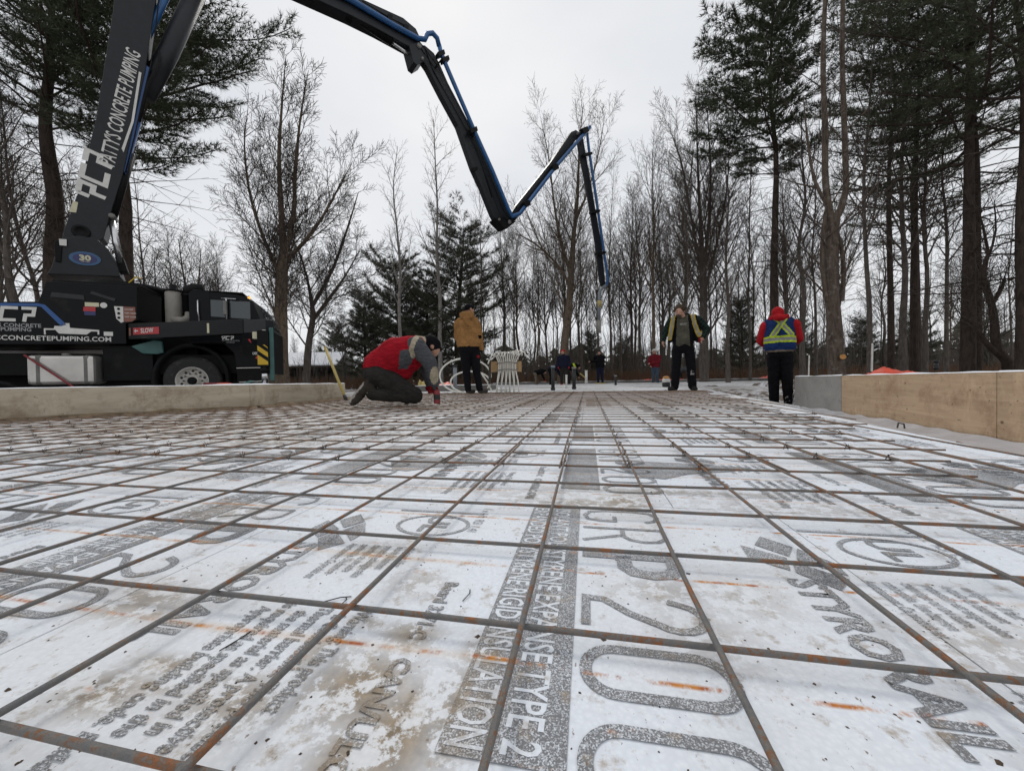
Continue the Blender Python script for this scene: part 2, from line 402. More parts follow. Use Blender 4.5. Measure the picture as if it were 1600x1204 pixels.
def copy_tree(root, label=None, loc=None, rz=None, sc=None):
    c = root.copy(); COL.objects.link(c)
    for ch in root.children:
        d = ch.copy(); COL.objects.link(d); d.parent = c
        for g in ch.children:
            e = g.copy(); COL.objects.link(e); e.parent = d
    if label: c['label'] = label
    if loc is not None: c.location = loc
    if rz is not None: c.rotation_euler = (0, 0, rz)
    if sc is not None: c.scale = (sc, sc, sc) if isinstance(sc, (int, float)) else sc
    return c
_txt = {}
def text_mesh(s, size, bold=0.0, sx=1.0, shear=0.0, align='LEFT', spacing=1.0):
    key = (s, size, bold, sx, shear, align, spacing)
    if key in _txt: return _txt[key]
    cu = bpy.data.curves.new('lettering', 'FONT'); cu.body = s; cu.size = size; cu.offset = bold; cu.shear = shear
    cu.align_x = align; cu.space_character = spacing; cu.resolution_u = 2; cu.fill_mode = 'FRONT'
    o = bpy.data.objects.new('lettering', cu); COL.objects.link(o)
    bpy.context.view_layer.update()
    me = bpy.data.meshes.new_from_object(o.evaluated_get(bpy.context.evaluated_depsgraph_get()))
    bpy.data.objects.remove(o); bpy.data.curves.remove(cu)
    if sx != 1.0: me.transform(Matrix.Diagonal((sx, 1, 1, 1)))
    me.materials.clear(); me.name = 'lettering'; _txt[key] = me; return me
def put_text(name, s, size, M, mat, parent, **k):
    me = text_mesh(s, size, **k)
    if me.materials and me.materials[0] != MATS[mat]: me = me.copy(); me.materials.clear()
    o = link(name, me, mat, parent); o.matrix_local = M; return o
def stroke_mesh(paths, w):
    """ribbons of width w along 2d paths (closed where first == last)"""
    mb = MB()
    for pts in paths:
        P = [Vector((x, y)) for x, y in pts]; closed = (P[0] - P[-1]).length < 1e-6
        if closed: P = P[:-1]
        n = len(P); L = []; Rr = []
        for i in range(n):
            a = P[(i - 1) % n] if (closed or i) else P[i]; c = P[(i + 1) % n] if (closed or i < n - 1) else P[i]
            d1 = (P[i] - a); d2 = (c - P[i])
            d1 = d1.normalized() if d1.length else d2.normalized(); d2 = d2.normalized() if d2.length else d1
            t = (d1 + d2).normalized(); nn = Vector((-t.y, t.x)); k = w / 2 / max(.5, nn.dot(Vector((-d1.y, d1.x))))
            L.append(P[i] + nn * k); Rr.append(P[i] - nn * k)
        v = [(p.x, p.y, 0) for p in L] + [(p.x, p.y, 0) for p in Rr]
        mb.add(v, [(i, i + n, (i + 1) % n + n, (i + 1) % n) for i in range(n if closed else n - 1)])
    return mb
def rrect(x0, y0, x1, y1, r, n=6):
    pts = []
    for cx, cy, a0 in ((x1 - r, y1 - r, 0), (x0 + r, y1 - r, 90), (x0 + r, y0 + r, 180), (x1 - r, y0 + r, 270)):
        for i in range(n + 1):
            a = math.radians(a0 + 90 * i / n); pts.append((cx + r * math.cos(a), cy + r * math.sin(a)))
    return pts + [pts[0]]
def rebase(root, loc):
    """children were built in world units: move the thing's base to loc without moving them"""
    root.location = loc
    for ch in root.children: ch.location = ch.location - Vector(loc)
    return root

# ------------------------------------------------------------------ the setting: soil, far gravel
RE = [(-1.0, 1.30), (1.0, 1.42), (1.63, 1.475), (2.35, 1.583), (3.36, 1.763), (4.13, 1.87), (7.87, 2.50), (12, 2.9)]
LE = [(-1.0, -6.6), (1.0, -6.25), (2.49, -5.22), (4.03, -4.13), (6.34, -4.40), (8.8, -4.6), (12, -5)]
def interp(T, y):
    for (a, b_), (c, d) in zip(T, T[1:]):
        if y <= c: return b_ + (d - b_) * max(0, (y - a)) / (c - a)
    return T[-1][1]
def smooth(a, b_, x):
    t = min(1, max(0, (x - a) / (b_ - a))); return t * t * (3 - 2 * t)
RWALL = [(3.03, 1.2), (3.02, 3.5), (3.30, 5.8), (3.31, 7.0)]
def ground_z(x, y):
    z = -.06
    if y > 25: z = .02 + .05 * smooth(25, 60, y)
    re, le = interp(RE, y), interp(LE, y)
    wx = interp([(1.2, 3.03), (3.5, 3.02), (5.8, 3.30), (7.0, 3.31), (12, 3.4)], y)
    if x > re and y < 12:
        tr = -.26 + .245 * smooth(7.3, 8.6, y)
        z = -.06 + (tr + .06) * smooth(re, re + .35, x)
        if x > wx + .12 and y < 7.3: z = .22
        elif x > wx + 1.2: z = .22 * (1 - smooth(9, 14, y))
    if x < le - .35 and y < 12: z = -.13
    if y > 9 and -5 < x: z = max(z, -.02) if y < 25 else z
    if x < -9: z = min(z, -.13)
    return z
def make_soil():
    xs = np.concatenate([np.array([-400, -200, -100, -60, -40, -28, -20, -15, -12]), np.arange(-10, 8.01, .125), np.array([9, 11, 14, 18, 25, 40, 60, 100, 200, 400])])
    ys = np.concatenate([np.array([-60, -30, -12, -5, -2]), np.arange(-1, 13.01, .125), np.array([14, 15, 16, 18, 20, 22, 24, 26, 29, 33, 40, 60, 100, 180, 300, 500])])
    v = []
    for y in ys:
        for x in xs:
            z = ground_z(x, y)
            if abs(x) < 40 and y < 60: z += .02 * (mnoise.noise((x * 1.7, y * 1.7, 3)) - .3) + (.03 * mnoise.noise((x * .4, y * .4, 9)) if y > 13 else 0)
            v.append((x, y, z))
    nx = len(xs); q = [(j * nx + i, j * nx + i + 1, (j + 1) * nx + i + 1, (j + 1) * nx + i) for j in range(len(ys) - 1) for i in range(nx - 1)]
    me = np_mesh('ground', v, q); me.polygons.foreach_set('use_smooth', [True] * len(me.polygons))
    struct(link('ground', me, 'ground'))
make_soil()
def make_gravel():
    """snow-dusted gravel fill of the far half of the foundation"""
    xs = np.linspace(-7, 9, 65); ys = np.linspace(8.55, 22.6, 60); v = []
    for y in ys:
        for x in xs:
            v.append((x, y, .012 * smooth(8.55, 9.2, y) - .05 * (1 - smooth(8.5, 8.9, y)) + .012 * mnoise.noise((x * 1.3, y * 1.3, 0)) + (-.25 * smooth(2.4, 3.0, x) * (1 - smooth(9, 10.5, y)))))
    nx = 65; q = [(j * nx + i, j * nx + i + 1, (j + 1) * nx + i + 1, (j + 1) * nx + i) for j in range(59) for i in range(nx - 1)]
    me = np_mesh('gravel_fill', v, q); me.polygons.foreach_set('use_smooth', [True] * len(me.polygons)); struct(link('gravel_fill', me, 'gravel'))
make_gravel()

# ------------------------------------------------------------------ insulation boards with their printing
bed = struct(bpy.data.objects.new('insulation_bed', None)); COL.objects.link(bed)
PER = .82
def half(a): return [(x, y) for x, y in a]
# prints: local x runs along the words (towards the viewer), local y is the height of the letters; placed turned -90 degrees
def PM(x, y, z=.0012): return Matrix(((0, 1, 0, x), (-1, 0, 0, y), (0, 0, 1, z), (0, 0, 0, 1)))
def glyphs():
    g = {}
    h = .155
    g['0'] = stroke_mesh([rrect(.006, .006, .068, h - .006, .03)], .0125)
    two = [(.002, h * .72)] + [(.034 + .028 * math.cos(a), h - .038 + .032 * math.sin(a)) for a in [PI - .3 - i * (PI + .5) / 10 for i in range(11)]] + [(.035, .06), (.008, .03), (.006, .006), (.066, .006)]
    g['2'] = stroke_mesh([two], .0115)
    g['P'] = stroke_mesh([[(.012, 0), (.012, h - .012), (.05, h - .012), (.066, h - .024), (.072, h - .05), (.066, h - .076), (.05, h - .088), (.012, h - .088)]], .024)
    g['R'] = stroke_mesh([[(.005, 0), (.005, h - .005)], [(.005, h - .005), (.045, h - .005), (.06, h - .02), (.064, h - .045), (.056, h - .068), (.042, h - .08), (.005, h - .08)], [(.036, h - .08), (.066, 0)]], .009)
    g['G'] = stroke_mesh([[(.066, h - .03), (.056, h - .01), (.035, h - .003), (.012, h - .014), (.004, h - .05), (.004, .05), (.012, .014), (.035, .003), (.058, .01), (.066, .035), (.066, .065), (.038, .065)]], .009)
    return g
GL = glyphs()
for k, mb_ in GL.items():
    me = bpy.data.meshes.new('lettering'); me.from_pydata(mb_.v, [], mb_.f); me.materials.append(MATS['foam_print']); GL[k] = me
def quad_me(pts, name='stripe'):
    me = bpy.data.meshes.new(name); me.from_pydata([(x, y, 0) for x, y in pts], [], [tuple(range(len(pts)))]); me.materials.append(MATS['foam_print']); return me
BAND = quad_me([(0, 0), (.60, 0), (.60, .106), (0, .106)])
SWOOSH = quad_me([(0, .10), (.05, .02), (.12, .0), (.22, .06), (.24, .12), (.17, .20), (.12, .34), (.06, .42), (.02, .26)])
DIA = [quad_me([(0, .005), (.05, .0), (.085, .045), (.04, .06)], 'logo'), quad_me([(.052, .062), (.09, .05), (.135, .085), (.10, .115)], 'logo'),
       quad_me([(-.045, .055), (-.005, .03), (.034, .066), (-.005, .09)], 'logo'), quad_me([(.0, .095), (.044, .073), (.09, .12), (.05, .125)], 'logo')]
RING = stroke_mesh([[(.052 * math.cos(i * PI / 16), .075 * math.sin(i * PI / 16)) for i in range(33)], [(-.075, -.11), (-.075, .09)]], .008)
RING_ME = bpy.data.meshes.new('logo'); RING_ME.from_pydata(RING.v, [], RING.f); RING_ME.materials.append(MATS['foam_print'])
LINES = ['Appropriate building code. Building', 'is required as specified in the', 'the material as specified in', 'Thermal barrier. A protective', 'is Combustible. This product', 'Warning: This product']
LINES2 = ['Avertissement: Ce produit est', 'combustible. Une barriere', 'thermique ou une autre', 'protection est exigee selon', 'le code du batiment', 'en vigueur. Il faut']
def place(name, me, x, y, parent, z=.0012):
    o = bpy.data.objects.new(name, me); COL.objects.link(o); o.parent = parent; o.matrix_local = PM(x, y, z); return o
def print_set(x0, y0, parent, detail):
    """one repeat of the printing: x0 = right edge of its dark band, y0 = far end of the print"""
    place('stripe', BAND, x0 - .106, y0, parent)
    if detail > 1:
        for w_, dx in (('EXPANDED POLYSTYRENE RIGID INSULATION', .100), ('ISOLANT POLYSTYRENE EXPANSE TYPE 2', .053)):
            me = text_mesh(w_, .047, .0005); ln = max(v.co.x for v in me.vertices)
            o = put_text('lettering', w_, .047, PM(x0 - dx, y0 - .008, .0016) @ Matrix.Diagonal((.585 / ln, 1, 1, 1)), 'foam', parent, bold=.0005)
    yy = {'G': .885, 'R': .785, 'P': .673, '2': .535, '0': .436}
    off = y0 - .885
    for c in 'GRP20': place('lettering', GL[c], x0 + .008, yy[c] + off, parent)
    place('lettering', GL['0'], x0 + .008, .336 + off, parent)
    if detail > 0:
        ln = max(v.co.x for v in text_mesh('STYRORAIL', .066, .0022).vertices); put_text('lettering', 'STYRORAIL', .066, PM(x0 + .303, .625 + off) @ Matrix.Diagonal((.275 / ln, .95, 1, 1)), 'foam_print', parent, bold=.0022)
        for d in DIA: place('logo', d, x0 + .276, .735 + off, parent)
        place('logo', RING_ME, x0 + .52, .745 + off, parent)
        put_text('lettering', 'UL', .075, PM(x0 + .50, .80 + off), 'foam_print', parent, bold=.002)
        for i, s in enumerate(LINES):
            put_text('lettering', s, .027, PM(x0 + .405 + i * .0275, .435 + off + (.012 if i % 2 else 0) - .17 * (i == 99)), 'foam_print', parent, sx=.62, bold=.0007)
        for i, s in enumerate(LINES2):
            put_text('lettering', s, .024, PM(x0 + .405 + i * .0235, .635 + off), 'foam_print', parent, sx=.42, bold=.0004)
        put_text('lettering', 'CAN/ULC-S701', .030, PM(x0 + .632, .378 + off), 'foam_print', parent, sx=1.0, bold=.0013)
        put_text('lettering', 'Board 3271-C', .028, PM(x0 + .630, .535 + off), 'foam_print', parent, sx=.78, bold=.001)
        put_text('lettering', '1 x 4 ft  RSI 1.41', .03, PM(x0 + .60, .86 + off), 'foam_print', parent, sx=.7)
def make_boards():
    rows = [(-.9, .925), (.928, 2.5), (2.503, 4.1), (4.103, 5.7), (5.703, 7.3), (7.303, 8.75)]
    all_b = []
    for k, (y0, y1) in enumerate(rows):
        sh = [0, .31, .08, .47, .22, .4][k]
        xs = [-7.27, -6.45, -5.63, -4.81, -3.99, -3.17, -2.35, -1.53, -.655, .388, 1.21, 2.03, 2.85, 3.67] if k == 0 else [-7.5 + sh + PER * i for i in range(14)]
        for a, b_ in zip(xs, xs[1:]):
            a += .0012; b_ -= .0012
            q = []
            for y in (y0, y1):
                q.append((max(a, interp(LE, y)), min(b_, interp(RE, y)), y))
            if q[0][1] - q[0][0] < .04 and q[1][1] - q[1][0] < .04: continue
            q = [(l, max(r_, l + .002), y) for l, r_, y in q]
            zt = nrg.uniform(-.0012, 0.0) if k else 0
            p = [(q[0][0], q[0][2], zt), (q[0][1], q[0][2], zt), (q[1][1], q[1][2], zt), (q[1][0], q[1][2], zt)]
            mb_ = MB(); mb_.prism(p, (0, 0, -.05))
            o = mb_.build('insulation_board', 'foam', bed)
            all_b.append((a, b_, y0, y1, o))
    def owner(x, y):
        for a, b_, y0, y1, o in all_b:
            if a - .01 <= x <= b_ + .01 and y0 <= y <= y1: return o
        return None
    for k, (y0, y1) in enumerate(rows[:4]):
        tops = [.885] if k == 0 else [y0 + .72, y1 - .03]
        for t in tops:
            for i in range(-7, 3):
                x0 = -.02 + PER * i + [0, .05, -.2, .11][k]
                if x0 > interp(RE, t) - .3 or x0 < interp(LE, t) + .2: continue
                ow = owner(x0 + .3, t - .3)
                if ow is None: continue
                print_set(x0, t, ow, 2 if (k == 0 and -3 <= i <= 1) else (1 if (k < 2 and -3 <= i <= 1) else 0))
    for i in range(-4, 2):
        ow = owner(.12 + PER * i + .2, 1.2)
        if ow: place('logo', SWOOSH, .10 + PER * i, 1.42, ow)
make_boards()

# ------------------------------------------------------------------ the rebar mat
mat_root = thing('rebar_mat', 'rusty steel rebar mat tied in a grid over the white insulation', 'rebar mat')
BX0, BDX, BY0, BDY = -.0782, .2078, .4305, .2048
def bar(p0, p1, r=.0035, wig=.008, name='rebar', zjit=.0028):
    p0, p1 = Vector(p0), Vector(p1); L = (p1 - p0).length; n = max(4, int(L / .22)); t = (p1 - p0) / L; s = Vector((-t.y, t.x, 0))
    ph = rng.uniform(0, 100); path = []
    for i in range(n + 1):
        q = p0 + (p1 - p0) * (i / n)
        path.append(q + s * (wig * (mnoise.noise((q.x * .9 + ph, q.y * .9, 0)))) + Vector((0, 0, zjit * mnoise.noise((q.x * 2 + ph, q.y * 2, 5)))))
    mb_ = MB(); mb_.tube(path, r, 8); return mb_.build(name, 'rebar', mat_root, True)
YFAR = 8.5
inter = []
for i in range(-31, 10):
    x = BX0 + BDX * i
    ys = [y * .05 for y in range(1, 171)]
    ok = [y for y in ys if interp(LE, y) + .15 < x < interp(RE, y) - .05 - (.0 if y > 1 else 0)]
    if not ok: continue
    a, b_ = max(.06, min(ok)), min(YFAR + rng.uniform(-.15, .1), max(ok))
    if b_ - a < .4: continue
    cut = 1.22 + rng.uniform(-.02, .03) if -6 < i < 7 else rng.uniform(1.8, 5)
    if a < cut - .3 and b_ > cut + 1.2:
        d = rng.choice((-1, 1)) * .011
        bar((x, a, .0255), (x, cut + .42, .0255)); bar((x + d, cut - .02, .0250), (x + d * .4, b_, .0255))
    else: bar((x, a, .0255), (x, b_, .0255))
    inter.append(x)
tb = []
for j in range(-1, 41):
    y = BY0 + BDY * j
    if y > YFAR: break
    y2 = y + rng.uniform(-.006, .006)
    l = interp(LE, y) + .12; rr = interp(RE, y) - .02
    if y < 1.15: rr = 1.36
    elif y < 2.4: rr = {4: 1.03, 5: 1.13, 6: 1.27}.get(j, 1.3 + rng.uniform(-.12, .06))
    else: rr -= rng.uniform(.05, .35)
    cut = rng.uniform(l + 1, 0) if j % 2 else rng.uniform(-3.5, -1.2)
    bar((l, y2, .0165), (cut + .3, y2, .0165)); bar((cut - .25, y2 + .0095, .0165), (rr, y2, .0165))
    tb.append((y2, l, rr))
for k in range(10):         # extra lap pieces in the crowded far left of the mat
    y = rng.uniform(1.5, 5.5); x = rng.uniform(-4, -1.5)
    bar((x, y, .036), (x + rng.uniform(.9, 1.8), y + rng.uniform(-.08, .08), .036))
def tie_wires():
    mb_ = MB(); T = []
    for (y, l, rr) in tb:
        for x in inter:
            if l < x < rr and (rng.random() < (.35 if y < 1.15 else .75)): T.append((x, y))
    for (x, y) in T:
        if y < 1.15: continue
        n = 6; s = .0075; pts = []
        a0 = rng.uniform(0, PI)
        for i in range(n + 1):
            a = a0 + 2 * PI * i / n; pts.append((x + s * math.cos(a), y + s * math.sin(a), .022 + .012 * math.sin(2 * a)))
        mb_.tube(pts, .0013, 3, False)
        dx, dy = rng.uniform(-.02, .02), rng.uniform(-.02, .02)
        mb_.tube([(x, y, .03), (x + dx * .6, y + dy * .6, .038), (x + dx, y + dy, .036)], .0012, 3, False)
    stuff(mb_.build('tie_wire', 'tie', mat_root))
tie_wires()
rebase(mat_root, (-1.5, 4.2, 0))

# loose crumbs of soil and wire clippings on the boards
def debris():
    mb_ = MB()
    for _ in range(1500):
        y = .2 + rng.random() ** 1.7 * 4.5; x = rng.uniform(max(-4, -.9 * y - .5), min(1.4, .9 * y + .2)); r = rng.uniform(.0004, .0013) * (1 if rng.random() < .95 else 2.2)
        M = Matrix.Rotation(rng.uniform(0, 6), 4, 'Z')
        v = [Vector((r * rng.uniform(.6, 1.5) * sx, r * rng.uniform(.6, 1.5) * sy, 0)) for sx, sy in ((-1, -1), (1, -1), (1, 1), (-1, 1))] + [Vector((0, 0, r * rng.uniform(.5, 1.1)))]
        v = [M @ p + Vector((x, y, .0002)) for p in v]
        mb_.add(v, [(0, 1, 4), (1, 2, 4), (2, 3, 4), (3, 0, 4)])
    o = stuff(mb_.build('soil_crumbs', 'crumb')); o['label'] = 'dark crumbs of soil scattered over the white insulation'
    mb_ = MB()
    for (x, y) in [(-.36, .455), (-.41, .352), (-.33, .452), (-1.3, 1.25), (-.75, 1.02), (-.17, .49), (.9, 1.3), (-.9, .9), (.5, 1.15)] + [(rng.uniform(-2, 1.2), rng.uniform(.9, 3)) for _ in range(14)]:
        a = rng.uniform(0, PI); L = rng.uniform(.02, .06); d = Vector((math.cos(a), math.sin(a), 0)) * L
        mb_.tube([Vector((x, y, .0015)), Vector((x, y, .003)) + d * .5 + Vector((.004, .003, 0)), Vector((x, y, .0015)) + d], .0008, 4)
    o = stuff(mb_.build('wire_clippings', 'tie')); o['label'] = 'short bent tie wire clippings lying on the insulation'
debris()

# ------------------------------------------------------------------ foundation walls
def wall(name, label, pts, z0, z1, th, mats, cat='wall', snow=True, side=1, ztop=None):
    """pts: foot line as seen from inside; thickness goes to the far side; one panel per span"""
    root = thing(name, label, cat)
    for i, (a, b_) in enumerate(zip(pts, pts[1:])):
        a, b_ = Vector((*a, 0)), Vector((*b_, 0)); t = (b_ - a).normalized(); nn = Vector((-t.y, t.x, 0)) * th * side
        g = t * .003
        t0, t1 = (z1, z1) if ztop is None else (ztop[i], ztop[i + 1])
        f = [a + g + Vector((0, 0, z0)), b_ - g + Vector((0, 0, z0)), b_ - g + Vector((0, 0, t1)), a + g + Vector((0, 0, t0))]
        mb_ = MB(); mb_.prism(f, nn); o = mb_.build('panel', mats[i % len(mats)], root, bevel=.004)
        if snow:
            n = max(4, int((b_ - a).length / .06)); v = []; q = []
            for k in range(n + 1):
                p = a + (b_ - a) * (k / n); zt = t0 + (t1 - t0) * k / n
                hgt = max(.002, .010 + .014 * mnoise.noise((p.x * 3, p.y * 3, i)))
                w = .8 + .25 * mnoise.noise((p.x * 5, p.y * 5, 7))
                v += [p + nn * .02 - nn.normalized() * .004 + Vector((0, 0, zt + .001)), p + nn * .2 + Vector((0, 0, zt + hgt)), p + nn * w * .9 + Vector((0, 0, zt + hgt * .9)), p + nn + Vector((0, 0, zt + .001))]
            for k in range(n):
                for m_ in range(3): q.append((k * 4 + m_, (k + 1) * 4 + m_, (k + 1) * 4 + m_ + 1, k * 4 + m_ + 1))
            mb_ = MB(); mb_.add(v, q); s_ = stuff(mb_.build('snow_cap', 'snow', root, True)); s_.name = 'snow_cap'
    return rebase(root, (pts[0][0], pts[0][1], z0))
wall('foundation_wall', 'long pale formed foundation wall in front of the pump truck', [(-6.35, .9), (-5.27, 2.43), (-4.12, 4.03), (-4.40, 6.34)], -.1, .3, .16, ['wall_pale'], ztop=[.3, .3, .295, .285])
wall('foundation_wall', 'right foundation wall of tan plywood forms with a grey concrete end', [(3.31, 6.98), (3.30, 5.80), (3.02, 3.52), (3.03, 1.2)], -.3, .3, .10,
     ['wall_concrete', 'plywood', 'plywood'], ztop=[.27, .277, .292, .31])
a_, b_ = at(585, 612, 10.6), at(775, 610, 10.6)
wall('foundation_wall', 'short dark grey foundation wall behind the man in the tan jacket', [(a_.x, a_.y), (b_.x, b_.y)], -.05, .175, .2, ['wall_dark'])
a_, c_, b_ = at(770, 600, 22), at(1000, 600, 22), at(1232, 596, 21)
wall('foundation_wall', 'low dark foundation wall along the far end of the site', [(a_.x, a_.y), (c_.x, c_.y), (b_.x, b_.y)], -.05, .13, .25, ['wall_dark'])
c_ = at(1262, 596, 13)
# snow lying at the foot of the right wall and along the trench: plastic sheet
def plastic():
    v = []; q = []; n = 70
    for k in range(n + 1):
        y = 1.3 + 5.4 * k / n; wx = interp([(1.2, 3.03), (3.5, 3.02), (5.8, 3.30), (7.0, 3.31)], y) - .012
        for m_ in range(9):
            u = m_ / 8; x = wx - .62 * (1 - u)
            z = -.236 + .02 * mnoise.noise((x * 6, y * 4, 2)) + (.035 + .03 * mnoise.noise((y * 3, 0, 4))) * smooth(.8, 1, u) + .06 * (1 - smooth(0, .5, u)) * smooth(1.3, 3, 9 - y) * .3
            v.append((x, y, z))
    for k in range(n):
        for m_ in range(8): q.append((k * 9 + m_, k * 9 + m_ + 1, (k + 1) * 9 + m_ + 1, (k + 1) * 9 + m_))
    mb_ = MB(); mb_.add(v, q); o = mb_.build('plastic_sheet', 'plastic_sheet', None, True)
    tag(o, 'wrinkled grey plastic sheet along the foot of the plywood wall', 'plastic sheet')
plastic()
rb = thing('rebar_bundle', 'loose dark rebar rods lying on plastic near the plywood wall', 'rebar')
for k in range(4):
    mb_ = MB(); dx = k * .022
    mb_.tube([(2.40 + dx, 2.3 + .2 * k, -.205), (2.52 + dx, 3.2, -.215), (2.60 + dx * .6, 4.1 - .25 * k, -.21)], .006, 6); mb_.build('rebar', 'rebar', rb, True)
rebase(rb, (2.5, 3.2, -.22))

# ------------------------------------------------------------------ people: one continuous remeshed body, garments as shells over it
def cap_shape(mb_, p0, r0, p1, r1, n=12):
    p0, p1 = Vector(p0), Vector(p1); d = p1 - p0; L = d.length
    M = Matrix.Translation(p0) @ (d.to_track_quat('Z', 'Y').to_matrix().to_4x4() if L > 1e-6 else Matrix())
    prof = [(max(1e-6, r0 * math.sin(PI / 2 * i / 4)), -r0 * math.cos(PI / 2 * i / 4)) for i in range(5)] + [(max(1e-6, r1 * math.cos(PI / 2 * i / 4)), L + r1 * math.sin(PI / 2 * i / 4)) for i in range(5)]
    mb_.lathe(prof, M, n)
def person(label, prims, loc, face_mat, shells=(), voxel=.011, rz=0.0, group=None, fold=.006, smooth_it=4, scale=1.0):
    """prims: (tag, 'cap', p0, r0, p1, r1) or (tag, 'ell', centre, radii, (rx,ry,rz)); face_mat(tag, p, n) -> material"""
    root = thing('person', label, 'person', loc, rz, group)
    mb_ = MB()
    for pr in prims:
        if pr[1] == 'cap': cap_shape(mb_, *pr[2:6])
        else:
            e = pr[4] if len(pr) > 4 else (0, 0, 0)
            R = Matrix.Rotation(e[2], 4, 'Z') @ Matrix.Rotation(e[1], 4, 'Y') @ Matrix.Rotation(e[0], 4, 'X')
            mb_.ball(pr[2], pr[3], 8, R)
    me = bpy.data.meshes.new('body'); me.from_pydata(mb_.v, [], mb_.f); me.update()
    o = bpy.data.objects.new('body', me); COL.objects.link(o)
    rm = o.modifiers.new('r', 'REMESH'); rm.mode = 'VOXEL'; rm.voxel_size = voxel
    sm = o.modifiers.new('s', 'SMOOTH'); sm.iterations = smooth_it; sm.factor = .5
    bpy.context.view_layer.update()
    me2 = bpy.data.meshes.new_from_object(o.evaluated_get(bpy.context.evaluated_depsgraph_get()))
    o.modifiers.clear(); o.data = me2; me2.name = 'body'; bpy.data.meshes.remove(me)
    nv = len(me2.vertices); co = np.empty(nv * 3, np.float32); me2.vertices.foreach_get('co', co); co = co.reshape(-1, 3).astype(float)
    nf = len(me2.polygons); cen = np.empty(nf * 3, np.float32); me2.polygons.foreach_get('center', cen); cen = cen.reshape(-1, 3).astype(float)
    nor = np.empty(nf * 3, np.float32); me2.polygons.foreach_get('normal', nor); nor = nor.reshape(-1, 3)
    D = []
    for pr in prims:
        if pr[1] == 'cap':
            a, ra, b_, rb_ = np.array(pr[2], float), pr[3], np.array(pr[4], float), pr[5]
            ab = b_ - a; t = np.clip(((cen - a) @ ab) / max(1e-9, ab @ ab), 0, 1)
            D.append(np.linalg.norm(cen - a - t[:, None] * ab, axis=1) - (ra + (rb_ - ra) * t))
        else:
            e = pr[4] if len(pr) > 4 else (0, 0, 0)
            R = np.array((Matrix.Rotation(e[2], 3, 'Z') @ Matrix.Rotation(e[1], 3, 'Y') @ Matrix.Rotation(e[0], 3, 'X')))
            q = (cen - np.array(pr[2], float)) @ R; rr = np.array(pr[3] if isinstance(pr[3], (tuple, list)) else [pr[3]] * 3, float)
            D.append((np.linalg.norm(q / rr, axis=1) - 1) * rr.min())
    best = np.argmin(np.array(D), 0); tags = [prims[i][0] for i in best]
    names = []; idx = np.zeros(nf, np.int32)
    for i in range(nf):
        k = face_mat(tags[i], cen[i], nor[i])
        if k not in names: names.append(k)
        idx[i] = names.index(k)
    me2.materials.clear()
    for k in names: me2.materials.append(MATS[k])
    me2.polygons.foreach_set('material_index', idx)
    # folds
    vn = np.empty(nv * 3, np.float32); me2.vertices.foreach_get('normal', vn); vn = vn.reshape(-1, 3)
    if fold:
        for i in range(nv):
            p = co[i]
            a = mnoise.noise((p[0] * 11, p[1] * 11, p[2] * 15)) + .5 * mnoise.noise((p[0] * 26 + 3, p[1] * 26, p[2] * 30))
            co[i] += vn[i] * a * fold
        me2.vertices.foreach_set('co', co.astype(np.float32).ravel())
    me2.polygons.foreach_set('use_smooth', [True] * nf); me2.update()
    o.parent = root
    # shells
    for (sname, keys, off) in shells:
        sel = [i for i in range(nf) if names[idx[i]] in keys]
        if not sel: continue
        mp_ = {}; v = []; f = []; mi = []
        for i in sel:
            q = []
            for vi in me2.polygons[i].vertices:
                if vi not in mp_: mp_[vi] = len(v); v.append(tuple(co[vi] + vn[vi] * off))
                q.append(mp_[vi])
            f.append(q); mi.append(keys.index(names[idx[i]]))
        par = list(range(len(v)))
        def find(a):
            while par[a] != a: par[a] = par[par[a]]; a = par[a]
            return a
        for q in f:
            for a in q[1:]: par[find(a)] = find(q[0])
        isl = {}
        for q, m_ in zip(f, mi): isl.setdefault(find(q[0]), []).append((q, m_))
        for fs in isl.values():
            if len(fs) < 40: continue
            rm_ = {}; vv = []; ff = []
            for q, m_ in fs:
                for a in q:
                    if a not in rm_: rm_[a] = len(vv); vv.append(v[a])
                ff.append([rm_[a] for a in q])
            sme = bpy.data.meshes.new(sname); sme.from_pydata(vv, [], ff)
            for k in keys: sme.materials.append(MATS[k])
            sme.polygons.foreach_set('material_index', [m_ for q, m_ in fs]); sme.polygons.foreach_set('use_smooth', [True] * len(ff)); sme.update()
            s_ = bpy.data.objects.new(sname, sme); COL.objects.link(s_); s_.parent = root
    if scale != 1: root.scale = (scale,) * 3
    return root
def fingers(tagn, w, d, side, L=.078, r=.0105, curl=.5):
    """palm and five fingers from wrist w along d, side = direction across the palm"""
    w, d, s = Vector(w), Vector(d).normalized(), Vector(side).normalized(); nn = d.cross(s).normalized(); P = []
    pc = w + d * .05; P.append((tagn, 'cap', w, .030, w + d * .045, .034)); P.append((tagn, 'ell', pc, (.036, .036, .036)))
    for k, (o_, l) in enumerate(((-.030, .85), (-.010, 1.0), (.011, .95), (.030, .75))):
        a = w + d * .075 + s * o_; m_ = a + (d * (1 - .3 * curl) + nn * .5 * curl).normalized() * L * l * .5; e = m_ + (d * (1 - .9 * curl) + nn * curl).normalized() * L * l * .5
        P += [(tagn, 'cap', a - d * .02, r, m_, r), (tagn, 'cap', m_, r, e, r * .85)]
    a = w + d * .03 + s * -.03; m_ = a + (d * .6 - s * .8).normalized() * .035; P += [(tagn, 'cap', a, r * 1.15, m_, r * 1.1), (tagn, 'cap', m_, r * 1.05, m_ + (d * .9 + nn * .3).normalized() * .03, r * .9)]
    return P
def facing(p): return -math.atan2(p.x, p.y)     # local x across the view, local y away from the camera

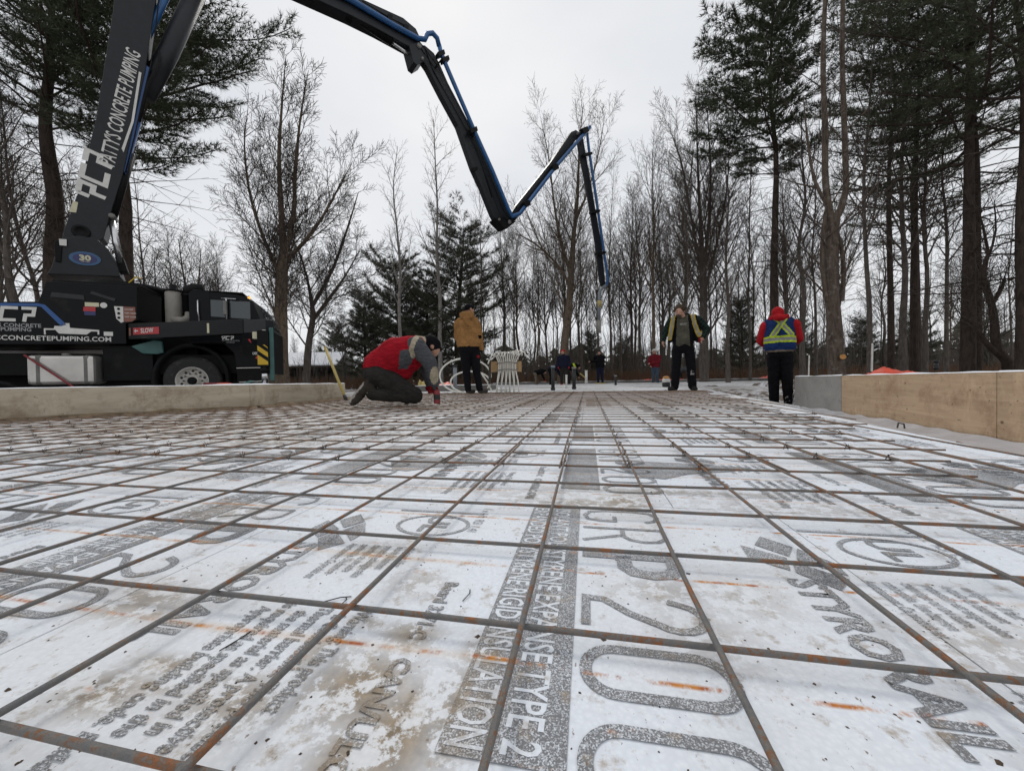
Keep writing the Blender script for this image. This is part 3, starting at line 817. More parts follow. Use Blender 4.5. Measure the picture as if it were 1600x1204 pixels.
def in_poly(x, y, P):
    c = False; j = len(P) - 1
    for i in range(len(P)):
        if (P[i][1] > y) != (P[j][1] > y) and x < (P[j][0] - P[i][0]) * (y - P[i][1]) / (P[j][1] - P[i][1] + 1e-12) + P[i][0]: c = not c
        j = i
    return c
def seg_d(x, y, pts):
    best = 9
    for (ax, ay), (bx, by) in zip(pts, pts[1:]):
        dx, dy = bx - ax, by - ay; t = max(0, min(1, ((x - ax) * dx + (y - ay) * dy) / (dx * dx + dy * dy))); best = min(best, math.hypot(x - ax - t * dx, y - ay - t * dy))
    return best

# kneeling worker
def kneeler():
    P = []
    for s in (-1, 1):       # -1 is the near side
        y = .13 * s
        P += [('leg', 'cap', (-.20, y * .8, .36), .135, (.21, y * 1.15, .115), .095), ('leg', 'cap', (.21, y * 1.15, .10), .092, (-.27, y * 1.1, .135), .066),
              ('boot', 'cap', (-.285, y * 1.1, .19), .062, (-.33, y * 1.1, .235), .052), ('boot', 'cap', (-.33, y * 1.1, .24), .050, (-.47, y * 1.15, .06), .048), ('boot', 'cap', (-.42, y * 1.15, .12), .054, (-.465, y * 1.15, .062), .046)]
    P += [('hip', 'ell', (-.20, 0, .395), (.175, .205, .155)),
          ('torso', 'cap', (-.17, 0, .46), .20, (.02, 0, .60), .215), ('torso', 'cap', (.0, -.06, .60), .20, (.19, -.06, .665), .165), ('torso', 'cap', (.0, .06, .60), .20, (.19, .06, .665), .165),
          ('torso', 'cap', (.04, 0, .47), .155, (.20, 0, .53), .12), ('torso', 'cap', (-.06, 0, .42), .16, (.10, 0, .40), .10),
          ('arm', 'cap', (.235, -.175, .70), .105, (.39, -.20, .49), .083), ('arm', 'cap', (.39, -.20, .49), .080, (.445, -.15, .26), .058), ('torso', 'ell', (.235, -.12, .71), (.11, .09, .115)),
          ('arm', 'cap', (.235, .175, .70), .105, (.36, .20, .47), .078), ('arm', 'cap', (.36, .20, .47), .075, (.41, .10, .25), .056), ('torso', 'ell', (.235, .12, .71), (.11, .09, .115)),
          ('collar', 'cap', (.27, 0, .75), .085, (.34, 0, .755), .075), ('skin', 'cap', (.33, 0, .74), .062, (.40, 0, .72), .06),
          ('hat', 'ell', (.425, 0, .735), (.122, .092, .108), (0, .9, 0)), ('skin', 'ell', (.455, 0, .665), (.075, .07, .085)), ('skin', 'cap', (.49, 0, .665), .018, (.507, 0, .645), .015),
          ('skin', 'ell', (.43, -.09, .69), (.022, .012, .03)), ('skin', 'ell', (.43, .09, .69), (.022, .012, .03)), ('hat', 'cap', (.50, 0, .73), .02, (.545, 0, .665), .016)]
    P += fingers('hand', (.447, -.14, .245), (.05, .25, -.95), (1, .2, 0), curl=.7) + fingers('hand', (.41, .09, .24), (.1, -.25, -.95), (1, -.2, 0), curl=.7)
    side = [(.045, .63), (.165, .66), (.205, .56), (.135, .43), (.03, .43)]
    cres = [(.275, .835), (.205, .735), (.175, .64), (.195, .575)]
    def fm(t, p, n):
        x, y, z = p
        if t == 'torso' or (t == 'arm' and x < .27):
            if abs(y) > .1 and seg_d(x, z, cres) < .026: return 'c_beige'
            if t == 'arm': return 'c_grey'
            if abs(y) > .1 and in_poly(x, z, side): return 'c_grey'
            return 'c_red'
        if t == 'arm':
            if ((x - .435) / .05) ** 2 + ((z - .345) / .105) ** 2 < 1 and n[1] * (1 if y > 0 else -1) > .15: return 'c_beige'
            return 'c_grey'
        if t == 'boot': return 'c_sole' if (n[0] < -.35 and n[2] > -.2) else 'c_boot'
        return {'leg': 'c_charcoal', 'hip': 'c_charcoal', 'collar': 'c_beige', 'hat': 'c_black', 'skin': 'skin', 'hand': 'c_glove'}[t]
    loc = at(619.7, 634.9, 4.62); loc.z = .024
    return person('person in red and grey jacket kneeling bent over the rebar', P, loc, fm,
                  (('jacket', ['c_red', 'c_grey', 'c_beige'], .005), ('cap', ['c_black'], .006), ('glove', ['c_glove'], .003)), .0105, facing(loc), fold=.008)
kneeler()

def stander(loc, label, legs, torso, arms, head, fm, shells, extra=(), voxel=.011, lr=(.115, .085, .068), fold=.007, group=None, xs=1.0):
    P = []
    for (hip, knee, ank, toe) in legs:
        P += [('leg', 'cap', hip, lr[0], knee, lr[1]), ('leg', 'cap', knee, lr[1], ank, lr[2]), ('boot', 'cap', (ank[0], ank[1], ank[2] + .03), .062, (ank[0], ank[1], .055), .056),
              ('boot', 'cap', (ank[0], ank[1], .048), .05, toe, .042)]
    P += torso
    for (sh, el, wr, hd, sd) in arms:
        P += [('arm', 'cap', sh, .092, el, .076), ('arm', 'cap', el, .074, wr, .052)] + fingers('hand', wr, Vector(hd), sd, curl=.55)
    P += head + list(extra)
    r_ = person(label, P, loc, fm, shells, voxel, facing(loc), group, fold); r_.scale = (xs, 1, 1); return r_

# man in the tan hooded jacket, back turned
def tan_man():
    loc = at(735.3, 614.7, 7.9); loc.z = max(.02, loc.z)
    legs = [((-.10, 0, .86), (-.075, .0, .45), (-.05, 0, .09), (.06, .13, .04)), ((.10, 0, .86), (.13, .02, .45), (.19, 0, .09), (.33, .10, .04))]
    torso = [('hip', 'ell', (0, 0, .92), (.19, .145, .14)), ('torso', 'cap', (-.10, 0, 1.04), .165, (-.10, 0, 1.40), .155), ('torso', 'cap', (.06, 0, 1.04), .165, (.04, 0, 1.40), .15), ('torso', 'ell', (-.03, .05, 1.1), (.245, .17, .17)),
             ('torso', 'cap', (-.17, 0, 1.47), .10, (.10, 0, 1.49), .095), ('hood', 'cap', (-.12, -.10, 1.60), .075, (.03, -.10, 1.60), .075), ('hood', 'cap', (-.05, -.13, 1.52), .07, (-.04, -.13, 1.42), .05)]
    arms = [((.135, -.05, 1.44), (.20, -.03, 1.17), (.235, .08, .94), (.0, .35, -.95), (0, 1, .3)), ((-.225, .02, 1.43), (-.24, .10, 1.17), (-.12, .22, 1.0), (.7, .3, -.3), (0, .3, 1))]
    head = [('skin', 'cap', (-.02, 0, 1.58), .062, (.0, .01, 1.68), .062), ('skin', 'ell', (.015, .015, 1.735), (.088, .086, .115)), ('hat', 'ell', (.0, .0, 1.775), (.102, .098, .082)), ('skin', 'cap', (.085, .06, 1.725), .018, (.108, .075, 1.71), .014),
            ('skin', 'ell', (.04, -.085, 1.72), (.018, .014, .03)), ('beard', 'ell', (.06, .03, 1.675), (.055, .055, .045))]
    def fm(t, p, n):
        if t == 'torso': return 'c_black' if p[2] < .965 else 'c_tan'
        if t == 'hip': return 'c_black' if p[2] < 1.0 else 'c_tan'
        if t == 'leg': return 'c_glove' if (abs(p[0] - .17) < .03 and abs(p[2] - .76) < .03 and n[1] < .2) else 'c_black'
        if t == 'arm': return 'c_black' if ((p[0] - .21) / .04) ** 2 + ((p[2] - 1.16) / .035) ** 2 < 1 and n[1] < 0 else 'c_tan'
        return {'hood': 'c_tan', 'boot': 'c_boot', 'hand': 'c_black', 'skin': 'skin', 'hat': 'c_black', 'beard': 'beard'}[t]
    stander(loc, 'person in tan hooded work jacket and black cap, back turned, beside white pipes', legs, torso, arms, head, fm, (('jacket', ['c_tan'], .005), ('cap', ['c_black'], .0)) [:1], fold=.008)
tan_man()

# man with open dark jacket and yellow stripes, looking down
def vest_man():
    loc = at(1066.5, 610.0, 7.9); loc.z = max(.012, loc.z)
    legs = [((-.10, 0, .86), (-.13, -.03, .48), (-.16, .02, .09), (-.27, -.12, .04)), ((.14, 0, .86), (.18, -.03, .48), (.20, .02, .09), (.27, -.13, .04))]
    torso = [('hip', 'ell', (.02, 0, .90), (.20, .145, .14)), ('torso', 'cap', (-.04, 0, 1.0), .155, (-.02, -.02, 1.36), .15), ('torso', 'cap', (.09, 0, 1.0), .155, (.12, -.02, 1.36), .15), ('torso', 'ell', (.03, -.06, 1.06), (.17, .145, .16)),
             ('torso', 'cap', (-.16, .0, 1.44), .095, (.25, .0, 1.46), .095), ('flap', 'cap', (-.20, -.06, 1.38), .07, (-.24, -.08, 1.05), .055), ('flap', 'cap', (.29, -.05, 1.38), .08, (.33, -.06, 1.03), .065), ('flap', 'ell', (.33, -.02, 1.1), (.10, .09, .13))]
    arms = [((-.235, .0, 1.42), (-.36, .0, 1.19), (-.385, -.08, 1.05), (-.12, -.15, -.95), (0, 1, 0)), ((.335, .0, 1.43), (.50, .02, 1.24), (.43, -.08, 1.08), (-.5, -.2, -.8), (0, 1, 0))]
    head = [('skin', 'cap', (.02, -.02, 1.50), .062, (-.02, -.07, 1.60), .062), ('skin', 'ell', (-.05, -.145, 1.605), (.082, .095, .105), (.8, 0, 0)), ('hat', 'ell', (-.045, -.125, 1.672), (.112, .118, .082), (.62, 0, 0)), ('hat', 'ell', (.03, -.04, 1.685), (.06, .06, .05)),
            ('beard', 'ell', (-.06, -.17, 1.525), (.058, .05, .048)), ('skin', 'cap', (-.06, -.225, 1.60), .017, (-.063, -.24, 1.572), .016), ('hood', 'cap', (-.10, .05, 1.52), .06, (.12, .06, 1.53), .06),
            ('skin', 'ell', (.045, -.08, 1.62), (.013, .02, .03)), ('skin', 'ell', (-.125, -.08, 1.62), (.013, .02, .03)), ('eye', 'ell', (-.03, -.232, 1.612), (.012, .01, .009)), ('eye', 'ell', (-.09, -.232, 1.612), (.012, .01, .009))]
    sl_ = [(-.17, 1.56), (-.20, 1.36), (-.25, 1.08)]; sr = [(.215, 1.56), (.25, 1.36), (.335, 1.12), (.40, 1.16)]
    def fm(t, p, n):
        x, y, z = p
        if t in ('torso', 'hip', 'flap', 'hood') or (t == 'arm' and z > 1.25):
            if n[1] < .35:
                for s in (sl_, sr):
                    d = seg_d(x, z, s)
                    if d < .018: return 'c_silver'
                    if d < .044: return 'c_vestyellow'
        if t == 'torso' or t == 'hip':
            if z < .93 + .02 * math.sin(x * 30): return 'c_charcoal' if t == 'hip' and False else 'c_black'
            if n[1] < -.05 and -.095 - .05 * (1.5 - z) < x < .125 + .07 * (1.5 - z):
                if abs(x - .03) < .07 and 1.33 < z < 1.37 and mnoise.noise((x * 40, 0, z * 60)) > -.1: return 'c_silver'
                return 'c_olive'
            return 'c_black'
        if t == 'flap': return 'c_glove' if (x > .33 and z < 1.08) else 'c_black'
        if t == 'leg': return 'c_silver' if (abs(x - .2) < .035 and abs(z - .37) < .05 and n[1] < 0 and mnoise.noise((x * 30, 0, z * 25)) > .05) else 'c_black'
        return {'arm': 'c_plaidgreen', 'hand': 'skin', 'boot': 'c_charcoal', 'skin': 'skin', 'hat': 'c_brown', 'beard': 'beard', 'hood': 'c_black', 'eye': 'beard'}[t]
    stander(loc, 'bearded person in brown knit cap and open dark jacket with yellow stripes, looking down', legs, torso, arms, head, fm,
            (('hi_vis_stripe', ['c_vestyellow', 'c_silver'], .006), ('sweatshirt', ['c_olive'], .003), ('knit_cap', ['c_brown'], .004)), lr=(.115, .098, .088), fold=.010, xs=.92)
vest_man()

# man in the blue vest with yellow cross, seen from behind
def blue_man():
    loc = at(1219, 635.5, 6.62); loc.z = -.258
    legs = [((-.11, 0, .88), (-.11, .0, .45), (-.105, 0, .09), (-.09, .14, .04)), ((.11, 0, .88), (.12, .0, .45), (.15, -.02, .09), (.17, .12, .04))]
    torso = [('hip', 'ell', (0, 0, .94), (.215, .16, .16)), ('torso', 'cap', (-.11, 0, 1.08), .175, (-.10, .02, 1.40), .15), ('torso', 'cap', (.11, 0, 1.08), .175, (.10, .02, 1.40), .15),
             ('torso', 'cap', (-.18, .02, 1.46), .085, (.18, .02, 1.46), .085)]
    arms = [((-.265, .04, 1.41), (-.345, .08, 1.18), (-.23, .30, 1.08), (.6, .7, -.1), (0, 0, 1)), ((.265, .04, 1.41), (.33, .12, 1.18), (.20, .32, 1.10), (-.6, .7, -.1), (0, 0, 1))]
    head = [('hood', 'cap', (-.02, .02, 1.56), .085, (-.03, .10, 1.62), .085), ('hood', 'ell', (-.03, .09, 1.645), (.115, .125, .105)), ('hood', 'cap', (-.14, -.04, 1.545), .05, (.12, -.04, 1.545), .05), ('hood', 'cap', (-.05, -.09, 1.54), .05, (.06, -.09, 1.54), .05),
            ('hat', 'ell', (-.09, .11, 1.69), (.055, .06, .05)), ('skin', 'ell', (-.03, .19, 1.60), (.08, .07, .095)), ('skin', 'cap', (-.03, .25, 1.59), .016, (-.03, .268, 1.57), .014)]
    A = [(-.135, 1.60), (.0, 1.47), (.20, 1.235)]; B = [(.155, 1.60), (.02, 1.42), (-.125, 1.225)]
    def fm(t, p, n):
        x, y, z = p
        if t in ('torso', 'hip'):
            if z < .955: return 'c_black'
            if z < .985: return 'c_khaki'
            zb = z - .012 * math.cos(x * 5)
            if 1.10 < zb < 1.215: return 'c_silver' if 1.132 < zb < 1.183 else 'c_hivis'
            if n[1] < .25 and z > 1.2:
                db = seg_d(x, z, B); da = seg_d(x, z, A)
                if db < .022: return 'c_silver'
                if db < .046: return 'c_hivis'
                if da < .022: return 'c_silver'
                if da < .044: return 'c_hivis'
            return 'c_blue'
        if t == 'leg': return 'c_silver' if (x > .05 and .08 < z < .3 and mnoise.noise((x * 25, p[1] * 25, z * 20)) > .32) else 'c_black'
        return {'arm': 'c_hood', 'hand': 'c_black', 'boot': 'c_black', 'skin': 'skin', 'hat': 'c_brown', 'hood': 'c_hood'}[t]
    stander(loc, 'person in blue safety vest with yellow cross and red hood, back turned by wall', legs, torso, arms, head, fm,
            (('safety_vest', ['c_blue', 'c_khaki'], .006), ('hi_vis_stripe', ['c_hivis', 'c_silver'], .009), ('hood', ['c_hood'], .003)), lr=(.13, .102, .09), fold=.009, xs=.82)
blue_man()

# workers far off at the pour
def small_person(label, px, py, Z, h, pose, cols, shells=()):
    """cols: coat, legs, head cover, boots, hands"""
    loc = at(px, py, Z); s = h / 1.75
    coat, leg, hat, boot = cols
    if pose == 'bent':
        P = [('leg', 'cap', (-.20, -.1, .82), .10, (-.16, -.1, .45), .08), ('leg', 'cap', (-.16, -.1, .45), .08, (-.22, -.1, .08), .06), ('leg', 'cap', (-.20, .1, .82), .10, (-.08, .1, .45), .08), ('leg', 'cap', (-.08, .1, .45), .08, (-.12, .1, .08), .06),
             ('boot', 'cap', (-.22, -.1, .05), .05, (-.08, -.1, .04), .04), ('boot', 'cap', (-.12, .1, .05), .05, (.03, .1, .04), .04), ('leg', 'ell', (-.2, 0, .88), (.16, .18, .15)),
             ('coat', 'cap', (-.17, 0, .92), .17, (.18, 0, 1.02), .17), ('coat', 'cap', (.15, -.15, 1.0), .08, (.26, -.16, .72), .07), ('coat', 'cap', (.26, -.16, .72), .065, (.36, -.1, .5), .05), ('coat', 'cap', (.15, .15, 1.0), .08, (.24, .16, .72), .07), ('coat', 'cap', (.24, .16, .72), .065, (.36, .05, .5), .05),
             ('hat', 'ell', (.37, 0, 1.02), (.11, .1, .1)), ('skin', 'ell', (.40, 0, .95), (.08, .075, .09))] + fingers('hand', (.37, -.1, .48), (.2, 0, -1), (0, 1, 0)) + fingers('hand', (.37, .05, .48), (.2, 0, -1), (0, 1, 0))
    else:
        a = pose
        P = [('leg', 'cap', (-.09, 0, .85), .105, (-.10, -.02, .46), .082), ('leg', 'cap', (-.10, -.02, .46), .08, (-.11, .02, .08), .062), ('leg', 'cap', (.09, 0, .85), .105, (.10, -.02, .46), .082), ('leg', 'cap', (.10, -.02, .46), .08, (.12, .02, .08), .062),
             ('boot', 'cap', (-.11, .02, .05), .052, (-.15, -.12, .04), .042), ('boot', 'cap', (.12, .02, .05), .052, (.10, -.12, .04), .042), ('leg', 'ell', (0, 0, .9), (.18, .14, .13)),
             ('coat', 'cap', (-.06, 0, .98), .165, (-.07, 0, 1.35), .15), ('coat', 'cap', (.06, 0, .98), .165, (.07, 0, 1.35), .15), ('coat', 'cap', (-.15, 0, 1.42), .09, (.15, 0, 1.42), .09),
             ('coat', 'cap', (0, 0, 1.45), .08, (-.01, -.02, 1.55), .07), ('skin', 'ell', (-.03, -.04, 1.63), (.082, .088, .11)), ('hat', 'ell', (-.02, .0, 1.68), (.105, .11, .09)), ('skin', 'cap', (-.11, -.06, 1.62), .016, (-.125, -.07, 1.60), .014)]
        for sx in (-1, 1):
            sh = Vector((.22 * sx, 0, 1.40))
            if a == 'reach' : el, wr = Vector((-.20 + .1 * (sx > 0), -.12 * sx, 1.22)), Vector((-.46, -.1 * sx, 1.20))
            elif a == 'hold': el, wr = Vector((.24 * sx - .05, -.1, 1.14)), Vector((-.22, -.2, 1.02 + .05 * sx))
            else: el, wr = Vector((.29 * sx, .03, 1.15)), Vector((.26 * sx, -.1, .93))
            P += [('coat', 'cap', sh, .085, el, .07), ('coat', 'cap', el, .068, wr, .05)] + fingers('hand', wr, (wr - el).normalized(), Vector((0, 1, .2)))
    M = {'coat': coat, 'leg': leg, 'hat': hat, 'boot': boot, 'skin': 'skin', 'hand': 'skin' if boot != 'c_pink' else 'c_pink'}
    def fm(t, p, n):
        if t == 'coat' and 'hivis' in label and seg_d(p[0], p[2], [(.1, 1.2), (.2, .95)]) < .05: return 'c_hivis'
        return M[t]
    return person(label, P, loc, fm, shells, .017, facing(loc), None, .006, 3, s)
small_person('person in dark coat and red hood standing between black posts', 881, 602.5, 19, 1.78, 'stand', ('c_navy', 'c_charcoal', 'c_hood', 'c_pink'), (('hood', ['c_hood'], .01),))
small_person('person bent over in black jacket and hivis strip beside the red-hooded worker', 893, 602.5, 20, 1.75, 'bent', ('c_black', 'c_charcoal', 'c_black', 'c_black'))
small_person('person in black hooded coat and blue trousers with outstretched arm', 938, 600, 20, 1.75, 'reach', ('c_black', 'c_navy', 'c_black', 'c_brown'), (('hood', ['c_black'], .01),))
small_person('person in red checked jacket and white helmet behind the far wall', 1024, 601.5, 20, 1.85, 'hold', ('c_plaidred', 'c_denim', 'c_hardhat', 'c_brown'), (('helmet', ['c_hardhat'], .03),))
small_person('person crouching in black jacket with red gloves left of the black posts', 842, 605.5, 21, 1.55, 'bent', ('c_black', 'c_khaki', 'c_black', 'c_pink'))
small_person('person in dark clothes bent down with back low, leaning against the red-hooded worker', 866, 602.8, 19.5, 1.65, 'bent', ('c_navy', 'c_black', 'c_black', 'c_black'))
small_person('person in dark trousers glimpsed between the legs of the bearded worker', 1067, 600.5, 24, 1.65, 'bent', ('c_grey', 'c_charcoal', 'c_black', 'c_black'))

# ------------------------------------------------------------------ the concrete pump truck
TH = math.radians(33)
HUB = at(296, 594.5, 8.2)
TR = thing('pump_truck', 'black concrete pump truck with lettering, boom raised over the site', 'truck', (HUB.x, HUB.y, -.13), TH)
TM = Matrix.Translation((HUB.x, HUB.y, 0)) @ Matrix.Rotation(TH, 4, 'Z')      # local: u forward, w away from the viewer, z world height
TI = Matrix.Translation((0, 0, .13))                                               # child space has its zero at the wheels' ground
class TB(MB):
    def build(s, name, mat, parent=None, smooth=False, bevel=0):
        parent = parent or TR
        s.v = [(x, y, z + .13) if parent == TR or True else (x, y, z) for x, y, z in s.v]
        return MB.build(s, name, mat, parent, smooth, bevel)
def poly(pts, y=0.0): return [(u, y, z) for u, z in pts]
def slab(name, pts, y0, y1, mat, parent=None, bevel=.0):
    t = TB(); t.prism(poly(pts, y0), (0, y1 - y0, 0)); return t.build(name, mat, parent, bevel=bevel)
def tbox(name, a, b_, mat, parent=None, bevel=.01):
    t = TB(); t.box(a, b_); return t.build(name, mat, parent, bevel=bevel)
def side_text(name, s, size, u, z, mat, parent, y=-.004, rot=0, **k):
    M = TI @ Matrix.Translation((u, y, z)) @ Matrix.Rotation(PI / 2, 4, 'X') @ Matrix.Rotation(rot, 4, 'Z')
    return put_text(name, s, size, M, mat, parent, **k)
def logo_strokes(h):
    """the three blocky letters of the firm's mark"""
    w, t = .82 * h, .2 * h
    P = [(t * .5, 0), (t * .5, h - t / 2), (w - t / 2, h - t / 2), (w - t / 2, h * .42), (w * .5, h * .42)]
    P2 = [(w * .5, h * .52), (w * .5, 0)]
    C = [(w, h - t / 2), (t / 2, h - t / 2), (t / 2, t / 2), (w, t / 2)]
    sh = lambda pts, ox: [(x + ox + y * .16, y) for x, y in pts]
    return stroke_mesh([sh([(t * .5, h - t / 2), (w - t / 2, h - t / 2), (w - t / 2, h * .45), (w * .42, h * .45), (w * .42, 0)], 0), sh([(t * .5, h * .52), (t * .5, h - t * .5)], 0),
                        sh(C, w * 1.12), sh([(t * .5, h - t / 2), (w - t / 2, h - t / 2), (w - t / 2, h * .45), (w * .42, h * .45), (w * .42, 0)], w * 2.2)], t)
def put_logo(h, M, parent, mat='decal_white'):
    s = logo_strokes(h); o = s.build('logo', mat, parent); o.matrix_local = M; return o
RX = Matrix.Rotation(PI / 2, 4, 'X')
# chassis and wheels
tbox('chassis', (-5.2, .25, .55), (1.15, 1.95, .98), 'truck_flat'); tbox('dark_underside_fill', (-4.4, .7, .05), (-.75, 1.7, .56), 'truck_flat'); tbox('undertray', (-1.6, .35, .12), (-.62, 1.5, .5), 'truck_flat')  # below the chassis: long dark box added so the open underside stays black
def wheel(u, w0, name='wheel', outer=True):
    M = TI @ Matrix.Translation((u, w0, .403)) @ RX
    t = MB(); R = .53
    t.lathe([(.30, -.30), (.46, -.31), (R - .02, -.27), (R, -.22), (R, -.05), (R - .02, .0), (.46, .03), (.30, .02)], M, 40, False)
    root = t.build('wheel', 'tyre', TR, True)
    t = MB(); t.lathe([(.305, .015), (.29, .03), (.27, .0), (.245, -.05), (.12, -.055), (.11, .0), (.0001, .012)], M, 32, False); r_ = t.build('rim', 'rim_white', root, True)
    t = MB()
    for k in range(10):
        a = 2 * PI * k / 10; t.lathe([(.014, -.05), (.014, -.01), (.0001, -.008)], M @ Matrix.Translation((.165 * math.cos(a), .165 * math.sin(a), 0)), 6)
    t.lathe([(.085, -.05), (.085, .03), (.06, .05), (.0001, .052)], M, 16); stuff(t.build('wheel_nuts', 'truck_flat', root))
    t = MB()
    for k in range(10):
        a = 2 * PI * (k + .5) / 10; t.lathe([(.028, -.0505), (.028, -.049), (.0001, -.049)], M @ Matrix.Translation((.215 * math.cos(a), .215 * math.sin(a), 0)), 8)
    stuff(t.build('rim_holes', 'tyre', root))
wheel(0, .16); wheel(-4.75, .16)
# fender arch
t = TB(); n = 24; A = [math.radians(-8 + 196 * i / n) for i in range(n + 1)]
fr = [(.0 + .80 * math.cos(a) * .86, .10, .403 + .80 * math.sin(a)) for a in A]; bk = [(.0 + .72 * math.cos(a) * .86, .10, .403 + .72 * math.sin(a)) for a in A]
v = fr + bk + [(x, .75, z) for x, y, z in fr] + [(x, .75, z) for x, y, z in bk]; k = n + 1; q = []
for i in range(n): q += [(i, i + 1, k + i + 1, k + i), (2 * k + i, 2 * k + i + 1, i + 1, i), (k + i, k + i + 1, 3 * k + i + 1, 3 * k + i)]
t.add(v, q); t.build('fender', 'truck_flat', None, True)
# cab with window openings: side panels butted round the glass
cabo = slab('cab', [(.03, 1.20), (.03, 2.28), (.10, 2.36), (.9, 2.31), (1.06, 2.27), (1.19, 2.19), (1.345, 1.72), (1.35, .70), (.84, .70), (.80, 1.0), (.62, 1.2)], .035, 2.35, 'truck_black', bevel=.02)
for pts in ([(.03, 1.22), (.03, 2.28), (.10, 2.35), (.40, 2.33), (.40, 1.22)], [(.402, 2.17), (.402, 2.33), (.9, 2.305), (1.06, 2.265), (1.17, 2.19), (1.17, 2.17)],
            [(.402, 1.22), (.402, 1.80), (1.345, 1.76), (1.35, .70), (.85, .70), (.82, 1.0), (.64, 1.22)], [(.67, 1.79), (.67, 2.168), (.75, 2.168), (.75, 1.785)], [(1.14, 1.772), (1.14, 2.168), (1.19, 2.168), (1.335, 1.762)]):
    slab('panel', pts, 0, .033, 'truck_black', cabo, .004)
slab('window', [(.402, 1.80), (.402, 2.168), (.67, 2.168), (.67, 1.79)], .02, .034, 'glass', cabo)
slab('window', [(.75, 1.785), (.75, 2.168), (1.14, 2.168), (1.14, 1.772)], .02, .034, 'glass', cabo)
t = TB(); t.prism([(1.205, .7, 2.15), (1.335, .7, 1.76), (1.335, 2.2, 1.76), (1.205, 2.2, 2.15)], (.012, 0, .004)); t.build('windscreen', 'glass', cabo)
tbox('roof_edge', (.10, .02, 2.352), (1.0, 2.3, 2.362), 'boom_grey', cabo, .003)
t = TB(); t.lathe([(.028, 0), (.03, .03), (.02, .06), (.0001, .068)], Matrix.Translation((1.08, .2, 2.262)), 12); t.build('marker_lamp', 'lamp_amber', cabo, True)
t = TB(); t.tube([(1.06, .01, 2.26), (1.15, -.12, 2.26)], .012); t.tube([(.72, -.09, 2.20), (.72, -.09, 1.74)], .014); t.tube([(.62, -.05, 2.195), (.90, -.10, 2.185)], .009); t.build('mirror_bracket', 'chrome', cabo, True)
tbox('mirror', (.665, -.13, 1.82), (.735, -.05, 2.14), 'steel_band', cabo, .015)
t = TB(); t.tube([(.20, -.05, 2.12), (.20, -.055, 1.9), (.215, -.05, 1.68)], .013); t.tube([(.20, -.05, 2.12), (.20, .02, 2.12)], .011); t.tube([(.215, -.05, 1.70), (.215, .02, 1.70)], .011); t.build('grab_handle', 'chrome', cabo, True)
slab('door_plate', [(.97, .95), (.97, 1.30), (1.0, 1.33), (1.16, 1.33), (1.19, 1.30), (1.19, .95)], -.004, .0, 'truck_flat', cabo)
put_logo(.085, TI @ Matrix.Translation((.585, -.005, 1.295)) @ RX, cabo)
side_text('lettering', "PATTY'S CONCRETE", .042, .60, 1.262, 'decal_grey', cabo, sx=.85); side_text('lettering', 'PUMPING', .042, .68, 1.222, 'decal_grey', cabo, sx=.85);
side_text('lettering', '007', .085, 1.16, .97, 'decal_white', cabo, bold=.003)
slab('sticker', [(1.21, .90), (1.25, .95), (1.285, .91), (1.245, .87)], -.004, -.001, 'decal_red', cabo)
slab('sticker', [(1.08, 1.31), (1.12, 1.33), (1.15, 1.23), (1.12, 1.25)], -.006, -.0045, 'decal_red', cabo)
# step box under the door
st = tbox('step_box', (.86, -.02, .33), (1.36, .5, .69), 'truck_flat')
t = TB(); t.tube([(.86, -.03, .665), (1.35, -.03, .675), (1.355, -.03, .37), (.90, -.03, .35)], .013, 6); t.build('step_rail', 'aluminium', st)
slab('front_skirt', [(1.352, .55), (1.352, 1.7), (1.40, 1.62), (1.40, .55)], .1, 2.3, 'truck_flat', bevel=.01)
# side body, tank, hydraulic tank
slab('side_body', [(-5.4, 1.10), (-5.4, 2.0), (-2.80, 1.93), (-2.30, 1.96), (-2.18, 2.36), (-.82, 2.36), (-.83, 1.66), (-1.02, 1.58), (-1.02, 1.17), (-3, 1.12)], .0, 1.05, 'truck_black', bevel=.012)
slab('side_body', [(-5.4, 1.10), (-5.4, 2.0), (-2.80, 1.93), (-2.30, 1.96), (-2.18, 2.36), (-.82, 2.36), (-.83, 1.66), (-1.02, 1.58), (-1.02, 1.17), (-3, 1.12)], 1.30, 2.35, 'truck_black', bevel=.012)
tbox('dark_wheel_well_fill', (-.62, .78, .30), (.95, 2.2, 1.24), 'truck_flat'); tbox('engine_housing', (-1.0, .5, .95), (.0, 2.2, 1.7), 'truck_flat'); tbox('lower_frame', (-1.45, .12, .42), (-.65, .6, 1.15), 'truck_flat')  # wheel well: dark box added to hide bright ground seen through the gap
slab('teal_bracket', [(-.97, 1.13), (-.60, 1.26), (-.47, 1.24), (-.45, 1.0), (-.55, .97), (-.78, .98)], .04, .11, 'teal', bevel=.01)
tk = tbox('fuel_tank', (-2.47, -.06, .36), (-1.50, .52, .93), 'aluminium', bevel=.06)
for u in (-2.36, -1.68): tbox('tank_strap', (u, -.072, .35), (u + .115, .53, .942), 'steel_band', tk, .06)
t = TB(); t.lathe([(.065, 0), (.065, .035), (.045, .05), (.0001, .052)], Matrix.Translation((-1.98, .1, .93)), 16); t.build('tank_cap', 'steel_band', tk, True)
t = TB(); t.tube([(-2.46, -.10, .93), (-1.78, -.12, .31)], .018, 6); t.build('strap', 'strap_red', tk)
t = TB(); t.tube([(-3.3, -.02, .5), (-2.9, -.15, .44), (-2.66, -.15, .38), (-2.56, -.1, .28)], .045, 10); t.build('hose', 'truck_flat', None, True)
bd = TB(); 
slab('stripe', [(-3.6, 1.90), (-2.84, 1.90), (-2.30, 1.925), (-2.20, 1.90), (-1.905, 1.53), (-1.985, 1.50), (-2.255, 1.86), (-2.32, 1.87), (-2.84, 1.845), (-3.6, 1.86)], -.006, -.001, 'stripe_blue')
